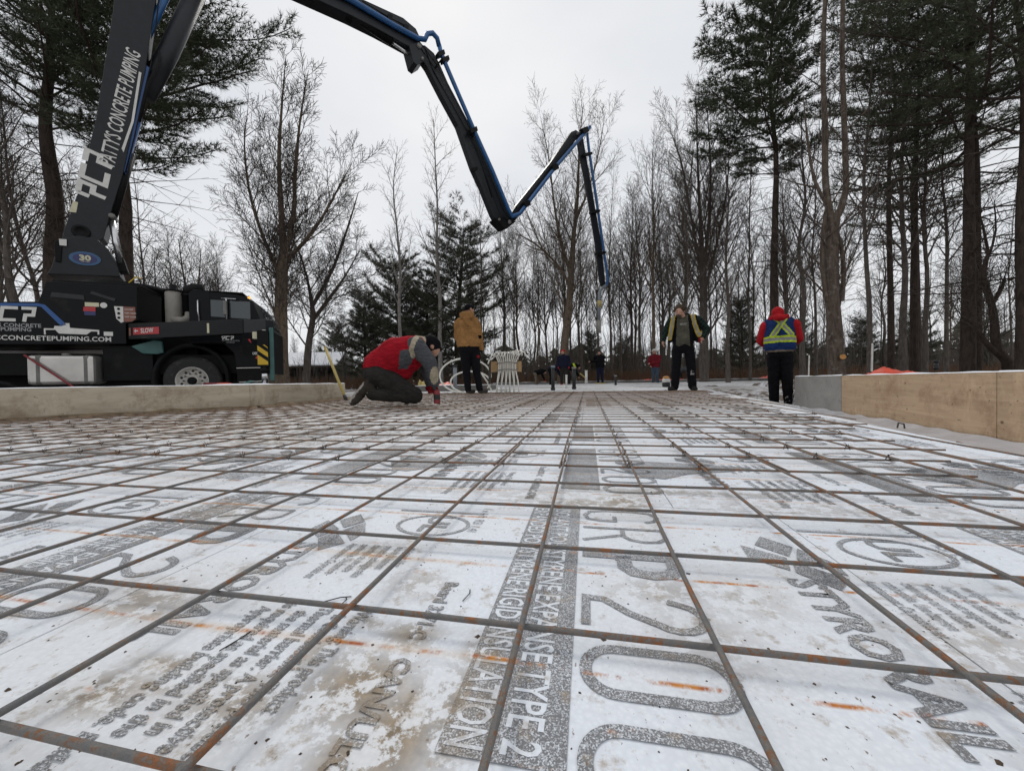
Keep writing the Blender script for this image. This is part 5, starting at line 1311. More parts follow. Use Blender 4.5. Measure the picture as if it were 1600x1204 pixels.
def pine(seed, H, r0, c0, spread, n_br=70, droop=.0, dens=1.0, mat='needles', bark='bark_pine', lean=(0, 0), side=None, dead=0, tuft=(.15, .2), tw=.02, top_r=.25, ntri=11, dead_z=None, broad=False):
    """white pine: whorled boughs in flat sprays of needle tufts. c0: height where the crown starts; side: (direction, factor) of longer boughs"""
    R = random.Random(seed); big, fine = Limbs(), Limbs()
    pts = []; rad = []; n = 7
    for i in range(n + 1):
        t = i / n; pts.append(Vector((lean[0] * t * t + R.gauss(0, .006) * H * t, lean[1] * t * t + R.gauss(0, .006) * H * t, -.3 + (H + .2) * t))); rad.append(max(.012, r0 * (1.12 - 1.08 * t)))
    def tp(z):
        t = min(1, max(0, (z + .3) / (H + .2))) * n; i = min(n - 1, int(t)); return pts[i].lerp(pts[i + 1], t - i), rad[i] + (rad[i + 1] - rad[i]) * (t - i)
    V = []; T = []
    def add_tuft(p, d, s):
        for _ in range(ntri):
            dd = (d * .9 + Vector((R.gauss(0, .55), R.gauss(0, .55), R.gauss(0, .5)))).normalized(); L = s * R.uniform(.7, 1.2)
            sd = dd.orthogonal().normalized(); sd = (sd * math.cos(R.uniform(0, 6)) + dd.cross(sd) * math.sin(R.uniform(0, 6))) * tw
            o = len(V); q = p + dd * s * .05; V.append(q - sd * .6); V.append(q + sd * .6); V.append(q + dd * L); T.append((o, o + 1, o + 2))
    for k in range(n_br):
        u = (k + R.random()) / n_br; z = c0 + (H - c0) * (u ** .9); pp, rr = tp(z); az = k * 2.399 + R.uniform(-.4, .4)
        f = (1 - u); shape = (.25 + .75 * math.sin(min(1, f * 1.25 + .08) * PI * .62)) if f < .8 else (1 - (f - .8) * 1.6)
        if broad: shape = (.62 + .38 * min(1, f * 1.6)) * R.uniform(.55, 1.15)
        L = spread * shape * R.uniform(.6, 1.15) + top_r * .3
        h = Vector((math.cos(az), math.sin(az), 0))
        if side:
            c = h.dot(side[0]); L *= 1 + side[1] * c
        d = (h + Vector((0, 0, .18 + .5 * u - droop))).normalized(); m_ = max(4, int(L / .35)); q = pp.copy(); r1 = max(.012, min(rr * .5, L * .014))
        for i in range(m_):
            t = (i + 1) / m_; d2 = (d + Vector((R.gauss(0, .07), R.gauss(0, .07), R.gauss(0, .05) + .05 * t))).normalized(); q2 = q + d2 * (L / m_); r2 = max(.005, r1 * (1 - .8 / m_))
            (big if r1 > .02 else fine).seg(q, q2, r1, r2)
            if t > .22:
                for sgn in (-1, 1):
                    for rep_ in range(2):
                        if R.random() > dens * .85: continue
                        sl_ = L * .30 * (1.15 - t * .8) * R.uniform(.6, 1.2) + .12
                        sd = (d2 * .75 + d2.cross(Vector((0, 0, 1))).normalized() * sgn * R.uniform(.5, 1.0) + Vector((0, 0, R.uniform(-.1, .25)))).normalized()
                        p0 = q.lerp(q2, R.random()); nseg = max(1, int(sl_ / .16)); fine.seg(p0, p0 + sd * sl_, .006, .003)
                        for j in range(nseg):
                            tt = (j + .6 + .4 * R.random()) / nseg
                            if R.random() < dens: add_tuft(p0 + sd * sl_ * tt + Vector((0, 0, R.uniform(-.03, .05))), (sd + Vector((0, 0, .25))).normalized(), R.uniform(*tuft))
            d = d2; q = q2; r1 = r2
        add_tuft(q, d, tuft[1])
    for k in range(dead):       # bare dead boughs under the crown
        lo, hi = dead_z or (H * .12, c0); z = R.uniform(lo, hi); pp, rr = tp(z); az = k * 2.399 + R.uniform(-.5, .5)
        grow(R, big, fine, pp, Vector((math.cos(az), math.sin(az), R.uniform(-.12, .3))).normalized(), spread * R.uniform(.35, .95), .022, 2, dict(BASE, kids=(5, 5, 5), levels=3, up=(0, 0, -.01, .01), len=(.4, .4, .4), ang=(45, 45, 45), wig=.06))
    tm = trunk_mesh([(pts, rad)], 12, .1, seed)
    if big.a:
        me = big.mesh('limbs', 5); bm_ = bmesh.new(); bm_.from_mesh(tm); bm_.from_mesh(me); bm_.to_mesh(tm); bm_.free(); bpy.data.meshes.remove(me)
        tm.polygons.foreach_set('use_smooth', [True] * len(tm.polygons))
    tm.materials.append(MATS[bark])
    # crown: needles and thin twigs in one mesh, two materials
    v1, q1 = prisms(fine.a, fine.b, fine.ra, fine.rb, 3); V = np.array([tuple(x) for x in V]).reshape(-1, 3); T = np.array(T) + len(v1)
    cm = np_mesh('crown', np.concatenate([v1, V]), q1, T); cm.materials.append(MATS[mat]); cm.materials.append(MATS['twigs'])
    cm.polygons.foreach_set('material_index', np.concatenate([np.ones(len(q1)), np.zeros(len(T))]).astype(np.int32)); return tm, cm
camR = Vector((_cy, _sy, 0)); camF = Vector((-_sy, _cy, 0))
def V3(x, z, y=0): return camR * x + camF * y + Vector((0, 0, z))       # offset across the view, up, away

# --- left side, behind the truck
plant_tree('pine_tree', 'tall white pine with thick dark trunk behind the pump truck boom base', 92, 13.5, pine(11, 17, .33, 9.3, 3.6, 60, dead=64, dead_z=(2.2, 10.5), tuft=(.2, .3), tw=.015, dens=1.0), base=-.2)
plant_tree('pine_tree', 'white pine behind the lettered boom with boughs reaching right', 201, 14.5, pine(12, 18, .27, 8.6, 4.0, 90, dead=30, dead_z=(3, 9), side=(camR, .38), tuft=(.22, .34), tw=.018, dens=1.1, droop=.05), base=-.2)
R_ = {}
R_['slim'] = bare_tree(21, 13, .13, dict(kids=(26, 11, 8), ang=(36, 40, 45), len=(.38, .44, .42)))
R_['slim2'] = bare_tree(22, 12, .10, dict(kids=(26, 11, 8), ang=(30, 38, 45), len=(.42, .42, .42)))
R_['vase'] = bare_tree(23, 12, .12, dict(kids=(24, 12, 8), ang=(22, 32, 42), len=(.6, .45, .42)))
R_['vase2'] = bare_tree(24, 13, .13, dict(kids=(22, 13, 8), ang=(26, 34, 45), len=(.55, .45, .42)), bark='bark_tan')
R_['round'] = bare_tree(25, 8, .13, dict(kids=(22, 13, 9), ang=(46, 45, 48), len=(.55, .5, .45)))
R_['pole'] = bare_tree(26, 14, .085, dict(kids=(28, 9, 6), ang=(32, 40, 45), len=(.28, .42, .42)))
R_['pole2'] = bare_tree(27, 11, .07, dict(kids=(28, 10, 6), ang=(35, 42, 45), len=(.32, .42, .42)))
R_['birch'] = bare_tree(28, 16, .15, dict(kids=(34, 8, 5), ang=(34, 40, 45), len=(.26, .45, .42)), bark='bark_birch', twig='twigs_pale')
def plain(kind, label, px, Z, rz=0, sc=1, group=None, name='bare_tree'): return plant_tree(name, label, px, Z, R_[kind], rz, sc, group)
plain('slim', 'slim bare tree leaning at the left edge behind the truck', 52, 12.5, .5, 1.0).rotation_euler = (0, math.radians(-6), .5)
plain('slim2', 'thin bare tree between the left edge and the thick pine trunk', 74, 15, 1.2, 1.05).rotation_euler = (0, math.radians(-5), 1.2)
plain('vase', 'bare tree with many upright stems just behind the boom pedestal', 20, 18, 2.1, 1.0)
plain('round', 'spreading bare tree above the truck cab roof', 288, 20, .3, 1.05)
plain('round', 'smaller spreading bare tree rising behind the exhaust stack', 250, 24, 2.3, 1.1)
plain('vase', 'bare multi-stemmed tree above the cab front', 345, 24, 4.0, .75)
plain('pole', 'thin bare tree close behind the second pine', 225, 20, 1, .9)
plain('round', 'bare tree with many crossing twigs behind the boom, between the two pines', 148, 20, 1.7, 1.35); plain('vase2', 'tall bare tree left of the first pine trunk', 118, 22, .9, 1.0); plain('vase', 'bare tree behind the left edge of the truck body', 6, 15, 5.0, .95); plain('round', 'spreading bare tree over the truck cab windows', 318, 27, 3.4, 1.3); plain('slim2', 'thin bare tree between the exhaust stack and the cab', 272, 23, 4.4, .85)
# --- the oak left of centre: two leaders
Zo = 14.5
def ov(px, py): return vis(px, py, Zo, 440, Zo, 0)
oak = bare_tree(31, 12.3, .26, dict(kids=(46, 14, 9, 4), levels=4, up=(.02, .11, .07, .05), ang=(33, 38, 44, 46), len=(.36, .48, .5, .5), spread=.68, seg=.35, rmin=.0062, wig=.085), [
    ([ov(440, 612), ov(439, 560), ov(439, 480), ov(441, 420), ov(444, 395)], [.32, .25, .22, .20, .17]),
    ([ov(444, 405), ov(440, 340), ov(436, 250), ov(440, 170), ov(447, 85)], [.15, .105, .07, .04, .008]),
    ([ov(444, 400), ov(458, 340), ov(462, 260), ov(470, 180), ov(482, 110)], [.12, .085, .06, .035, .008]),
    ([ov(442, 440), ov(415, 380), ov(392, 310), ov(382, 230), ov(388, 165)], [.085, .065, .045, .028, .008]),
    ([ov(446, 410), ov(490, 360), ov(520, 310), ov(550, 255)], [.08, .055, .035, .008])], 'bark_tan', 'twigs')
plant_tree('oak_tree', 'large bare oak with forked trunk standing right of the truck cab', 440, Zo, oak, base=0)
Zs = 16
def sv(px, py): return vis(px, py, Zs, 478, Zs, 0)
oak2 = bare_tree(32, 7.5, .15, dict(kids=(30, 13, 9, 3), levels=4, ang=(48, 46, 46, 46), len=(.45, .5, .5, .5), spread=.85, rmin=.0062, wig=.1), [
    ([sv(478, 612), sv(482, 540), sv(489, 495), sv(484, 455), sv(478, 425)], [.17, .13, .11, .06, .035]), ([sv(489, 500), sv(515, 465), sv(540, 430), sv(565, 385)], [.085, .06, .04, .008]), ([sv(487, 480), sv(520, 420), sv(545, 350), sv(560, 300)], [.08, .06, .04, .012]), ([sv(478, 430), sv(470, 400), sv(455, 370)], [.05, .04, .012])], 'bark_grey', 'twigs')
plant_tree('bare_tree', 'crooked low-branching bare tree just right of the large oak', 478, Zs, oak2, base=0)
# --- birches and centre
plain('birch', 'pale birch with straight slender trunk, left one before the pines', 627, 24, .4, .98, name='birch_tree'); plain('birch', 'tall pale birch with straight trunk beside the crooked boom', 689, 24, 2.4, 1.08, name='birch_tree')
plain('pole', 'thin bare tree right of the tall birch', 640, 30, 3, .9)
Zm = 22
def mv(px, py): return vis(px, py, Zm, 878, Zm, 0)
mid = bare_tree(33, 17, .26, dict(rmin=.0055, up=(.02, .1, .06), kids=(44, 12, 9), ang=(32, 38, 45), len=(.32, .46, .44), spread=.8), [
    ([mv(878, 606), mv(882, 540), mv(890, 470), mv(893, 420), mv(897, 360)], [.29, .24, .20, .17, .13]), ([mv(893, 425), mv(878, 385), mv(866, 320), mv(858, 250), mv(845, 185)], [.13, .09, .06, .035, .008]),
    ([mv(897, 365), mv(903, 300), mv(905, 230), mv(912, 160)], [.12, .08, .045, .008]), ([mv(897, 350), mv(918, 300), mv(935, 240), mv(945, 180)], [.08, .055, .035, .008]), ([mv(888, 440), mv(868, 410), mv(835, 380), mv(800, 362)], [.09, .07, .05, .012])], 'bark_tan', 'twigs_pale')
plant_tree('bare_tree', 'tall tan-barked forked tree behind the end of the boom', 878, Zm, mid, base=0)
Zv = 20
def nv(px, py): return vis(px, py, Zv, 1098, Zv, 0)
mid2 = bare_tree(34, 16.5, .22, dict(rmin=.0062, kids=(48, 14, 10), ang=(28, 36, 42), len=(.32, .46, .44), spread=.8), [
    ([nv(1100, 606), nv(1100, 540), nv(1099, 480), nv(1099, 410)], [.25, .21, .18, .16]), ([nv(1099, 415), nv(1094, 340), nv(1090, 250), nv(1087, 130)], [.12, .085, .05, .008]), ([nv(1100, 420), nv(1108, 340), nv(1110, 260), nv(1104, 160)], [.11, .075, .045, .008]),
    ([nv(1096, 430), nv(1080, 340), nv(1066, 260), nv(1052, 215)], [.08, .06, .04, .012]), ([nv(1102, 450), nv(1120, 380), nv(1135, 300), nv(1140, 220)], [.08, .06, .04, .012])], 'bark_grey', 'twigs_pale')
plant_tree('bare_tree', 'bare tree of several tight upright stems behind the bearded worker', 1098, Zv, mid2, base=0)
plain('vase2', 'slender bare tree with a narrow crown left of the bearded worker', 1022, 22, .2, (.95, .95, 1.05)); plain('slim2', 'thin crooked dark tree directly behind the bearded worker', 1076, 17.5, 3.3, .78)
plain('vase', 'bare tree with narrow upright crown between the boom hose and the worker', 1000, 28, 1.9, 1.12)
plain('slim', 'leaning dark tree right of the bearded worker', 1138, 17, 2.6, .8); plain('pole', 'thin dark tree left of the worker in the blue vest', 1172, 20, .8, .95)
for i, (px, Z, k, rz, s, lb) in enumerate([(935, 24, 'vase', 1.1, .8, 'dark bare tree under the hanging boom hose'), (955, 26, 'pole2', 2.0, 1.1, 'thin bare tree just right of the boom hose'), (905, 27, 'pole', 3.0, .8, 'thin dark stem close right of the tan-barked tree'),
        (835, 27, 'slim2', .7, .85, 'bare tree above the crouching worker'), (812, 30, 'vase2', 2.2, .95, 'bare tree above the bundle of white pipes'), (790, 27, 'pole2', 1.0, 1.05, 'thin bare tree left of the white pipe bundle'),
        (970, 30, 'slim', 2.9, .8, 'bare tree behind the worker with outstretched arm'), (1045, 26, 'pole2', .1, 1.1, 'thin pole-like tree left of the bearded worker')]):
    plain(k, lb, px, Z, rz, s)
# --- pines in the middle distance
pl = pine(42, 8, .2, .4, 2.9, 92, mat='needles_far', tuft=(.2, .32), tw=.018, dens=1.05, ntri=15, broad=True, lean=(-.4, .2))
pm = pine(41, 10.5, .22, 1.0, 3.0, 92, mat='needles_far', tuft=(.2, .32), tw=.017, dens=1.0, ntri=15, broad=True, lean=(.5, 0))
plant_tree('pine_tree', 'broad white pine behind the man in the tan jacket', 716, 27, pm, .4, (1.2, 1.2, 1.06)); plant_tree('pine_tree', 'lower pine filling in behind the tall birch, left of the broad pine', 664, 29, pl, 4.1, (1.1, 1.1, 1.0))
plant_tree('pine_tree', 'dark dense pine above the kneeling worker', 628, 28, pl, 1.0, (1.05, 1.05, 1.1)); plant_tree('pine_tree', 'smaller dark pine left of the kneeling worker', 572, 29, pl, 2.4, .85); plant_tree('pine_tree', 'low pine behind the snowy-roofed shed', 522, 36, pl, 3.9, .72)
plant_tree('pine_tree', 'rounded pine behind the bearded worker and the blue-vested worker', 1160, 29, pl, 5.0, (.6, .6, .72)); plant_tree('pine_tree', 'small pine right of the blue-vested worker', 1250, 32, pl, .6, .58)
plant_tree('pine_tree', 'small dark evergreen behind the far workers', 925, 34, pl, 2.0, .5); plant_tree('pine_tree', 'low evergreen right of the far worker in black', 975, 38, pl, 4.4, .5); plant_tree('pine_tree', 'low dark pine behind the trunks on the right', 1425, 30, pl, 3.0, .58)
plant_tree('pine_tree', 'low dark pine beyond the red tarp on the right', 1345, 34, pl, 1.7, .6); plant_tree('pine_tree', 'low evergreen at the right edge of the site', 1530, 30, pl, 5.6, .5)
# --- right side
plant_tree('pine_tree', 'tall pine above the worker in the blue vest, crown heaviest on its left', 1211, 17, pine(51, 17.6, .185, 9.0, 2.9, 70, side=(camR, -.25), tuft=(.2, .32), tw=.022, dens=1.2, ntri=14, dead=16, dead_z=(4, 9.5)), base=0)
Zb = 9.5
def bv(px, py): return vis(px, py, Zb, 1306, Zb, .15)
bigm = bare_tree(35, 10, .27, dict(kids=(18, 8, 6), ang=(40, 42, 45), len=(.34, .42, .42), spread=.75), [
    ([bv(1309, 625), bv(1306, 540), bv(1299, 450), bv(1299, 380), bv(1303, 335)], [.20, .165, .14, .135, .125]), ([bv(1299, 345), bv(1290, 290), bv(1289, 190), bv(1286, 90), bv(1292, -60)], [.085, .07, .06, .052, .035]),
    ([bv(1306, 340), bv(1321, 300), bv(1319, 190), bv(1316, 90), bv(1318, -60)], [.085, .07, .06, .052, .035]), ([bv(1292, 320), bv(1272, 280), bv(1262, 220), bv(1255, 150)], [.045, .035, .025, .008]), ([bv(1292, 470), bv(1284, 400), bv(1290, 330)], [.055, .05, .035]), ([bv(1316, 470), bv(1318, 420), bv(1312, 370)], [.05, .048, .035])], 'bark_big', 'twigs')
big_root = plant_tree('bare_tree', 'thick scarred trunk with a sawn-off branch stub beyond the concrete wall end', 1306, Zb, bigm, base=.15)
t = MB(); a = bv(1310, 558) + camF * -.11; b_ = a + V3(-.085, .0, -.12); t.tube([a + V3(.05, 0, .12), a, b_], [.08, .07, .065], 14); o = t.build('branch_stub', 'bark_big', big_root, True)
t = MB(); t.tube([b_, b_ + (b_ - a).normalized() * .006], .062, 16); t.build('sawn_face', 'wood_cut', o)
p2 = pine(52, 15, .145, 5.6, 4.2, 72, tuft=(.15, .24), tw=.0115, dens=.84, dead=16, dead_z=(2, 6), droop=.1, ntri=13)
p3 = pine(53, 14, .13, 6.2, 3.8, 66, tuft=(.15, .24), tw=.0115, dens=.84, dead=14, dead_z=(2, 6), droop=.05, ntri=13)
p4 = pine(55, 15, .085, 6.6, 3.4, 60, tuft=(.15, .24), tw=.0115, dens=.8, dead=8, dead_z=(3, 6), droop=.05, ntri=12)
plant_tree('pine_tree', 'thick dark pine trunk rising over the plywood wall', 1512, 10.5, p2, .3, 1.0, base=.1); plant_tree('pine_tree', 'dark pine trunk at the right edge', 1598, 9.2, p3, 2.0, 1.0, base=.1)
plant_tree('pine_tree', 'slim pine right of the thick scarred trunk', 1392, 15, p3, 4.0, (.85, .85, 1.12), base=.1); plant_tree('pine_tree', 'slim pine filling the upper right between the other crowns', 1432, 13, p4, 2.2, (.9, .9, 1.1), base=.1); plant_tree('pine_tree', 'second slimmer pine stem close beside the thick pine over the plywood', 1527, 10.8, p4, 5.2, .95, base=.1)
plant_tree('pine_tree', 'pine with green low boughs behind the right-hand trunks', 1430, 17, pine(54, 15, .2, 5.2, 3.6, 56, mat='needles_bright', tuft=(.15, .22), tw=.013, dens=.9, droop=.08), 1.2, 1, base=.1)
plain('pole', 'thin straight trunk right of the scarred trunk', 1358, 12, 1.5, .95); plain('slim', 'bare trunk leaning close to the slim pine', 1412, 13, 2.5, .9); plain('slim2', 'dark bare trunk before the plywood wall seam', 1445, 13.5, .4, .95); plain('pole2', 'thin grey stem left of the thick right-hand pine', 1478, 14, .4, 1.1)
Zc = 9.8
def cv(px, py): return vis(px, py, Zc, 1575, Zc, .12)
crk = bare_tree(36, 5.5, .12, dict(kids=(30, 12, 8), ang=(46, 44, 46), len=(.32, .45, .42), spread=.7, wig=.1), [
    ([cv(1580, 610), cv(1575, 565), cv(1558, 545), cv(1553, 500), cv(1548, 470), cv(1536, 430), cv(1545, 395)], [.14, .115, .09, .08, .07, .06, .035]), ([cv(1572, 560), cv(1550, 545), cv(1530, 520), cv(1515, 480), cv(1530, 440)], [.09, .065, .045, .028, .008]), ([cv(1550, 475), cv(1565, 450), cv(1570, 430)], [.05, .04, .012]), ([cv(1545, 400), cv(1535, 350), cv(1520, 310)], [.035, .022, .006]), ([cv(1545, 400), cv(1556, 360), cv(1553, 310)], [.03, .02, .006])], 'bark_pine', 'twigs')
plant_tree('bare_tree', 'crooked curving tree near the right edge above the plywood', 1575, Zc, crk, base=.12)
plain('slim', 'dark bare tree behind the worker in the blue vest', 1255, 16, 1.1, .9); plain('pole', 'thin bare tree between the blue vest worker and the scarred trunk', 1275, 21, 2.7, 1.0); plain('vase', 'multi-stemmed bare tree right of the tall pine', 1228, 22, .6, 1.0)
# --- the wood beyond: single thin trees, alike at this distance
far_kinds = ['pole', 'pole2', 'slim', 'slim2', 'vase', 'vase2', 'pole', 'pole2']
rf = random.Random(5)
for i in range(86):
    px = -250 + i * 24.5 + rf.uniform(-14, 14); Z = rf.uniform(27, 48); s = rf.uniform(.75, 1.05)
    if 380 < px < 560: s *= .5
    elif px < 380: s *= .75
    elif 560 < px < 730: s *= .85
    elif px < 1300: s *= rf.uniform(1.05, 1.38)
    plain(rf.choice(far_kinds), 'thin bare grey tree among many in the wood beyond the site', px, Z, rf.uniform(0, 6.28), s, 'bare trees in the wood beyond the site')
for i in range(74):
    px = 735 + i * 8.3 + rf.uniform(-8, 8) if i < 62 else rf.uniform(1260, 1600)
    if i % 3 == 1: rf.random(); continue
    Z = rf.uniform(24.5, 36); s = rf.uniform(.65, 1.15)
    plain(rf.choice(['pole', 'pole2', 'slim', 'pole', 'pole2', 'slim2']), 'thin dark sapling trunk crowding the edge of the wood behind the far wall', px, Z, rf.uniform(0, 6.28), (s * .8, s * .8, s), 'saplings crowding the wood edge')
def brush():
    """tangled leafless undergrowth and saplings along the edge of the wood"""
    L = Limbs(); R = random.Random(77)
    for _ in range(9000):
        px = R.uniform(-500, 2100); Z = R.uniform(25, 60)
        p = at(px, 590, Z); p.z = ground_z(p.x, p.y); h = R.uniform(1.3, 5.2) * (1 if R.random() < .8 else 1.5) * (.75 + .25 * Z / 40)
        if px < 620: h *= .55
        d = Vector((R.gauss(0, .14), R.gauss(0, .14), 1)).normalized(); q = p + d * h * .5; r = R.uniform(.012, .028) * Z / 36
        L.seg(p, q, r, r * .7); d2 = (d + Vector((R.gauss(0, .15), R.gauss(0, .15), 0))).normalized(); e = q + d2 * h * .5; L.seg(q, e, r * .7, r * .3)
        for k in range(R.randint(3, 7)):
            s = p.lerp(q, R.uniform(.3, 1)) if R.random() < .5 else q.lerp(e, R.random()); dd = (d2 + Vector((R.gauss(0, .6), R.gauss(0, .6), R.uniform(-.1, .4)))).normalized()
            L.seg(s, s + dd * h * R.uniform(.12, .35), r * .45, r * .2)
    me = L.mesh('undergrowth', 3); me.materials.append(MATS['twigs_pale' if False else 'bark_grey'])
    o = stuff(link('undergrowth', me, None)); o['label'] = 'tangle of leafless brown saplings and brush along the wood edge'
    L = Limbs()
    for _ in range(4200):
        px = R.uniform(-100, 2000); Z = R.uniform(23.5, 30); p = at(px, 590, Z); p.z = ground_z(p.x, p.y) - .05
        for k in range(4):
            d = Vector((R.gauss(0, .4), R.gauss(0, .4), 1)).normalized(); h = R.uniform(.3, 1.1); L.seg(p, p + d * h, .012, .006)
    me = L.mesh('dry_grass', 3); me.materials.append(MATS['dead_leaf']); o = stuff(link('dry_grass', me, None)); o['label'] = 'dry brown grass and weeds behind the far wall'
brush()
def far_wood():
    """dark conifer wood and hill far off, read as one mass"""
    v = []; t = []; R = random.Random(9)
    for i in range(420):
        px = -700 + i * 7.2 + R.uniform(-4, 4); Z = R.uniform(75, 120); p = at(px, 590, Z); h = R.uniform(4, 9) * (1.25 if (px < 250 or px > 1380) else .8)
        for k in range(46):
            u = R.random(); w = h * .28 * (1 - u * .85); a = R.uniform(0, 6.28); c = p + Vector((math.cos(a) * w * R.random(), math.sin(a) * w * R.random(), 0)); c.z = h * u; s = R.uniform(.5, 1.1); o = len(v)
            v += [c + Vector((R.gauss(0, s), R.gauss(0, s), -s * .4)), c + Vector((R.gauss(0, s), R.gauss(0, s), -s * .2)), c + Vector((R.gauss(0, .2), R.gauss(0, .2), s))]; t.append((o, o + 1, o + 2))
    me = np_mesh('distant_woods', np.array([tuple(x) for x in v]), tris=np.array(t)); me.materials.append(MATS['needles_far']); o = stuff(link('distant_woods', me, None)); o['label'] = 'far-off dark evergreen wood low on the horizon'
far_wood()

# ------------------------------------------------------------------ small things on and round the slab
def local(loc, px, py, Z): return at(px, py, Z) - Vector(loc)
# bundle of white pipes tied to a board
Zp = 8.6
pb = at(788, 612, Zp); pb.z = .03
pex = thing('pipe_bundle', 'upright bundle of white plastic pipes tied to a tan board, ends curling over', 'pipes', pb)
SPR = [(-15, 768.5, 560), (-13, 772, 553), (-11, 777, 550), (-9, 783, 549), (-7, 789, 548.5), (-5, 793, 549), (-3, 798, 548), (-1, 802, 547.5), (1, 806, 546), (3, 811, 546.5), (5, 816, 548)]
for k, (d_, tx, ty) in enumerate(SPR):
    u = k / (len(SPR) - 1); bx = 775 + 34 * u + (-3 if k % 2 else 2); sx_ = 779.5 + 26 * u; dz = .04 * ((k * 7) % 5 - 2) / 2
    pts = [local(pb, bx, 612.5, Zp + dz), local(pb, (bx + sx_) / 2 - 1 + 2 * u, 595, Zp + dz), local(pb, sx_, 578, Zp + dz * .6), local(pb, sx_, 566, Zp + dz * .6), local(pb, sx_ + (tx - sx_) * .45, 556, Zp + dz), local(pb, tx, ty + 1, Zp + dz), local(pb, tx + (4 if k > 5 else -4), ty + 2.5, Zp + dz - .08), local(pb, tx + (5 if k > 5 else -6), ty + 8, Zp + dz - .14)]
    t = MB(); t.tube(pts, .0165, 8); t.build('pipe', 'pex', pex, True)
t = MB(); t.prism([local(pb, x, y, Zp + .10) for x, y in ((767, 564.5), (815, 564), (815, 580.5), (767, 581))], camF * .03); t.build('board', 'board_tan', pex)
for y in (566.5, 577.5):
    t = MB(); c = local(pb, 793, y, Zp); pts = [c + camR * .235 * math.cos(a) + camF * .09 * math.sin(a) + Vector((0, 0, .01 * math.sin(3 * a))) for a in [2 * PI * i / 24 for i in range(25)]]; t.tube(pts, .013, 6); t.build('twine', 'stone', pex, True)
t = MB(); t.tube([local(pb, 766, 561, Zp + .12), local(pb, 765, 600, Zp + .12)], .03, 8); t.build('post', 'wood_dark', pex)
Zl = 8.9
lp = at(726, 612.5, Zl); lp.z = .02
lo = thing('pipe_loops', 'loose white plastic pipe looped in two hoops beside the tan-jacketed man', 'pipe', lp)
def ell(cx, cy, rx, ry, a0, a1, n=30, dz=0, tilt=.25): return [local(lp, cx + rx * math.cos(math.radians(a)), cy - ry * math.sin(math.radians(a)), Zl + dz + tilt * math.sin(math.radians(a))) for a in [a0 + (a1 - a0) * i / n for i in range(n + 1)]]
t = MB(); t.tube(ell(727, 587, 40, 27, -5, 268), .021, 8); t.build('pipe', 'pex', lo, True)
t = MB(); t.tube(ell(735, 597, 31, 17, -30, 250, dz=.1), .021, 8); t.build('pipe', 'pex', lo, True)
t = MB(); t.tube([local(lp, 752, 583, Zl), local(lp, 762, 597, Zl), local(lp, 768, 610, Zl), local(lp, 778, 609, Zl - .2), local(lp, 793, 610, Zl - .25)], .02, 8); t.build('pipe', 'pex', lo, True)
def post(name, label, px, py0, py1, Z, r, mat, cap=None, cat='post', extra=None):
    a = at(px, py0, Z); b_ = at(px, py1, Z); root = thing(name, label, cat, a)
    t = MB(); t.tube([(0, 0, 0), b_ - a], r, 12); t.build('pipe', mat, root, True)
    t = MB(); t.tube([(b_ - a) - Vector((0, 0, .005)), (b_ - a) + Vector((0, 0, .05))], r * 1.2, 12); t.build('cap', cap or mat, root, True)
    t = MB(); t.tube([(0, 0, .02), (0, 0, .07)], r * 1.25, 12); t.build('collar', mat, root, True); return root
post('pipe_stub', 'tall black pipe stub standing left of the red-hooded worker', 864, 610, 574, 9.6, .045, 'post_black', 'conduit')
post('pipe_stub', 'tall black pipe stub in front of the bent worker with hivis', 897, 608, 576, 10.4, .05, 'post_black', 'stone')
post('pipe_stub', 'black pipe stub with white capped top between two black stubs', 885, 606, 588, 11.5, .028, 'post_white', 'post_white')
post('pipe_stub', 'white pipe stub left of the far worker in black', 916, 598.5, 580, 18, .06, 'post_white', 'post_white')
post('pipe_stub', 'short black pipe stub right of the far worker in black', 962, 602, 588, 15, .04, 'post_black', 'conduit')
post('conduit', 'grey conduit riser with dark cap inside the white pipe hoop', 711, 611.5, 573, 9.6, .05, 'conduit', 'post_black')
t = MB(); a = at(906, 583, 18); b_ = at(916, 591, 18); t.tube([a, b_], .03, 6); tag(t.build('wood_strut', 'wood_pole'), 'short pale strut leaning on the white pipe stub', 'wood strut')
# pole leaning on the left wall
Zk = 6.4
a, b_ = at(541, 625, Zk - .25), at(508, 543, Zk)
k = thing('tool_pole', 'yellow wooden tool pole leaning against the pale left wall', 'pole', a); d = b_ - a
t = MB(); t.tube([d * .06, d * .5, d], .022, 8); t.build('handle', 'wood_pole', k, True); t = MB(); t.tube([d * 0, d * .09], .027, 8); t.build('ferrule', 'post_black', k, True); t = MB(); t.tube([d * .99, d * 1.01], .024, 8); t.build('grip', 'wood_pole', k, True)
# the kneeling worker's red tool
a = at(680.5, 634, 4.57); a.z = .03
k = thing('tying_tool', 'dark red hand tool held upright on the bars by the kneeling worker', 'hand tool', a)
t = MB(); t.lathe([(.034, 0), (.038, .02), (.038, .13), (.030, .16), (.0001, .165)], Matrix.Translation((.02, 0, 0)), 14); t.build('body', 'strap_red', k, True)
t = MB(); t.tube([(.02, 0, .15), (-.02, .0, .19), (-.025, 0, .23)], .018, 8); t.build('handle', 'post_black', k, True); t = MB(); t.lathe([(.0385, .05), (.0385, .11)], Matrix.Translation((.02, 0, 0)), 14, False); t.build('label_band', 'post_black', k)
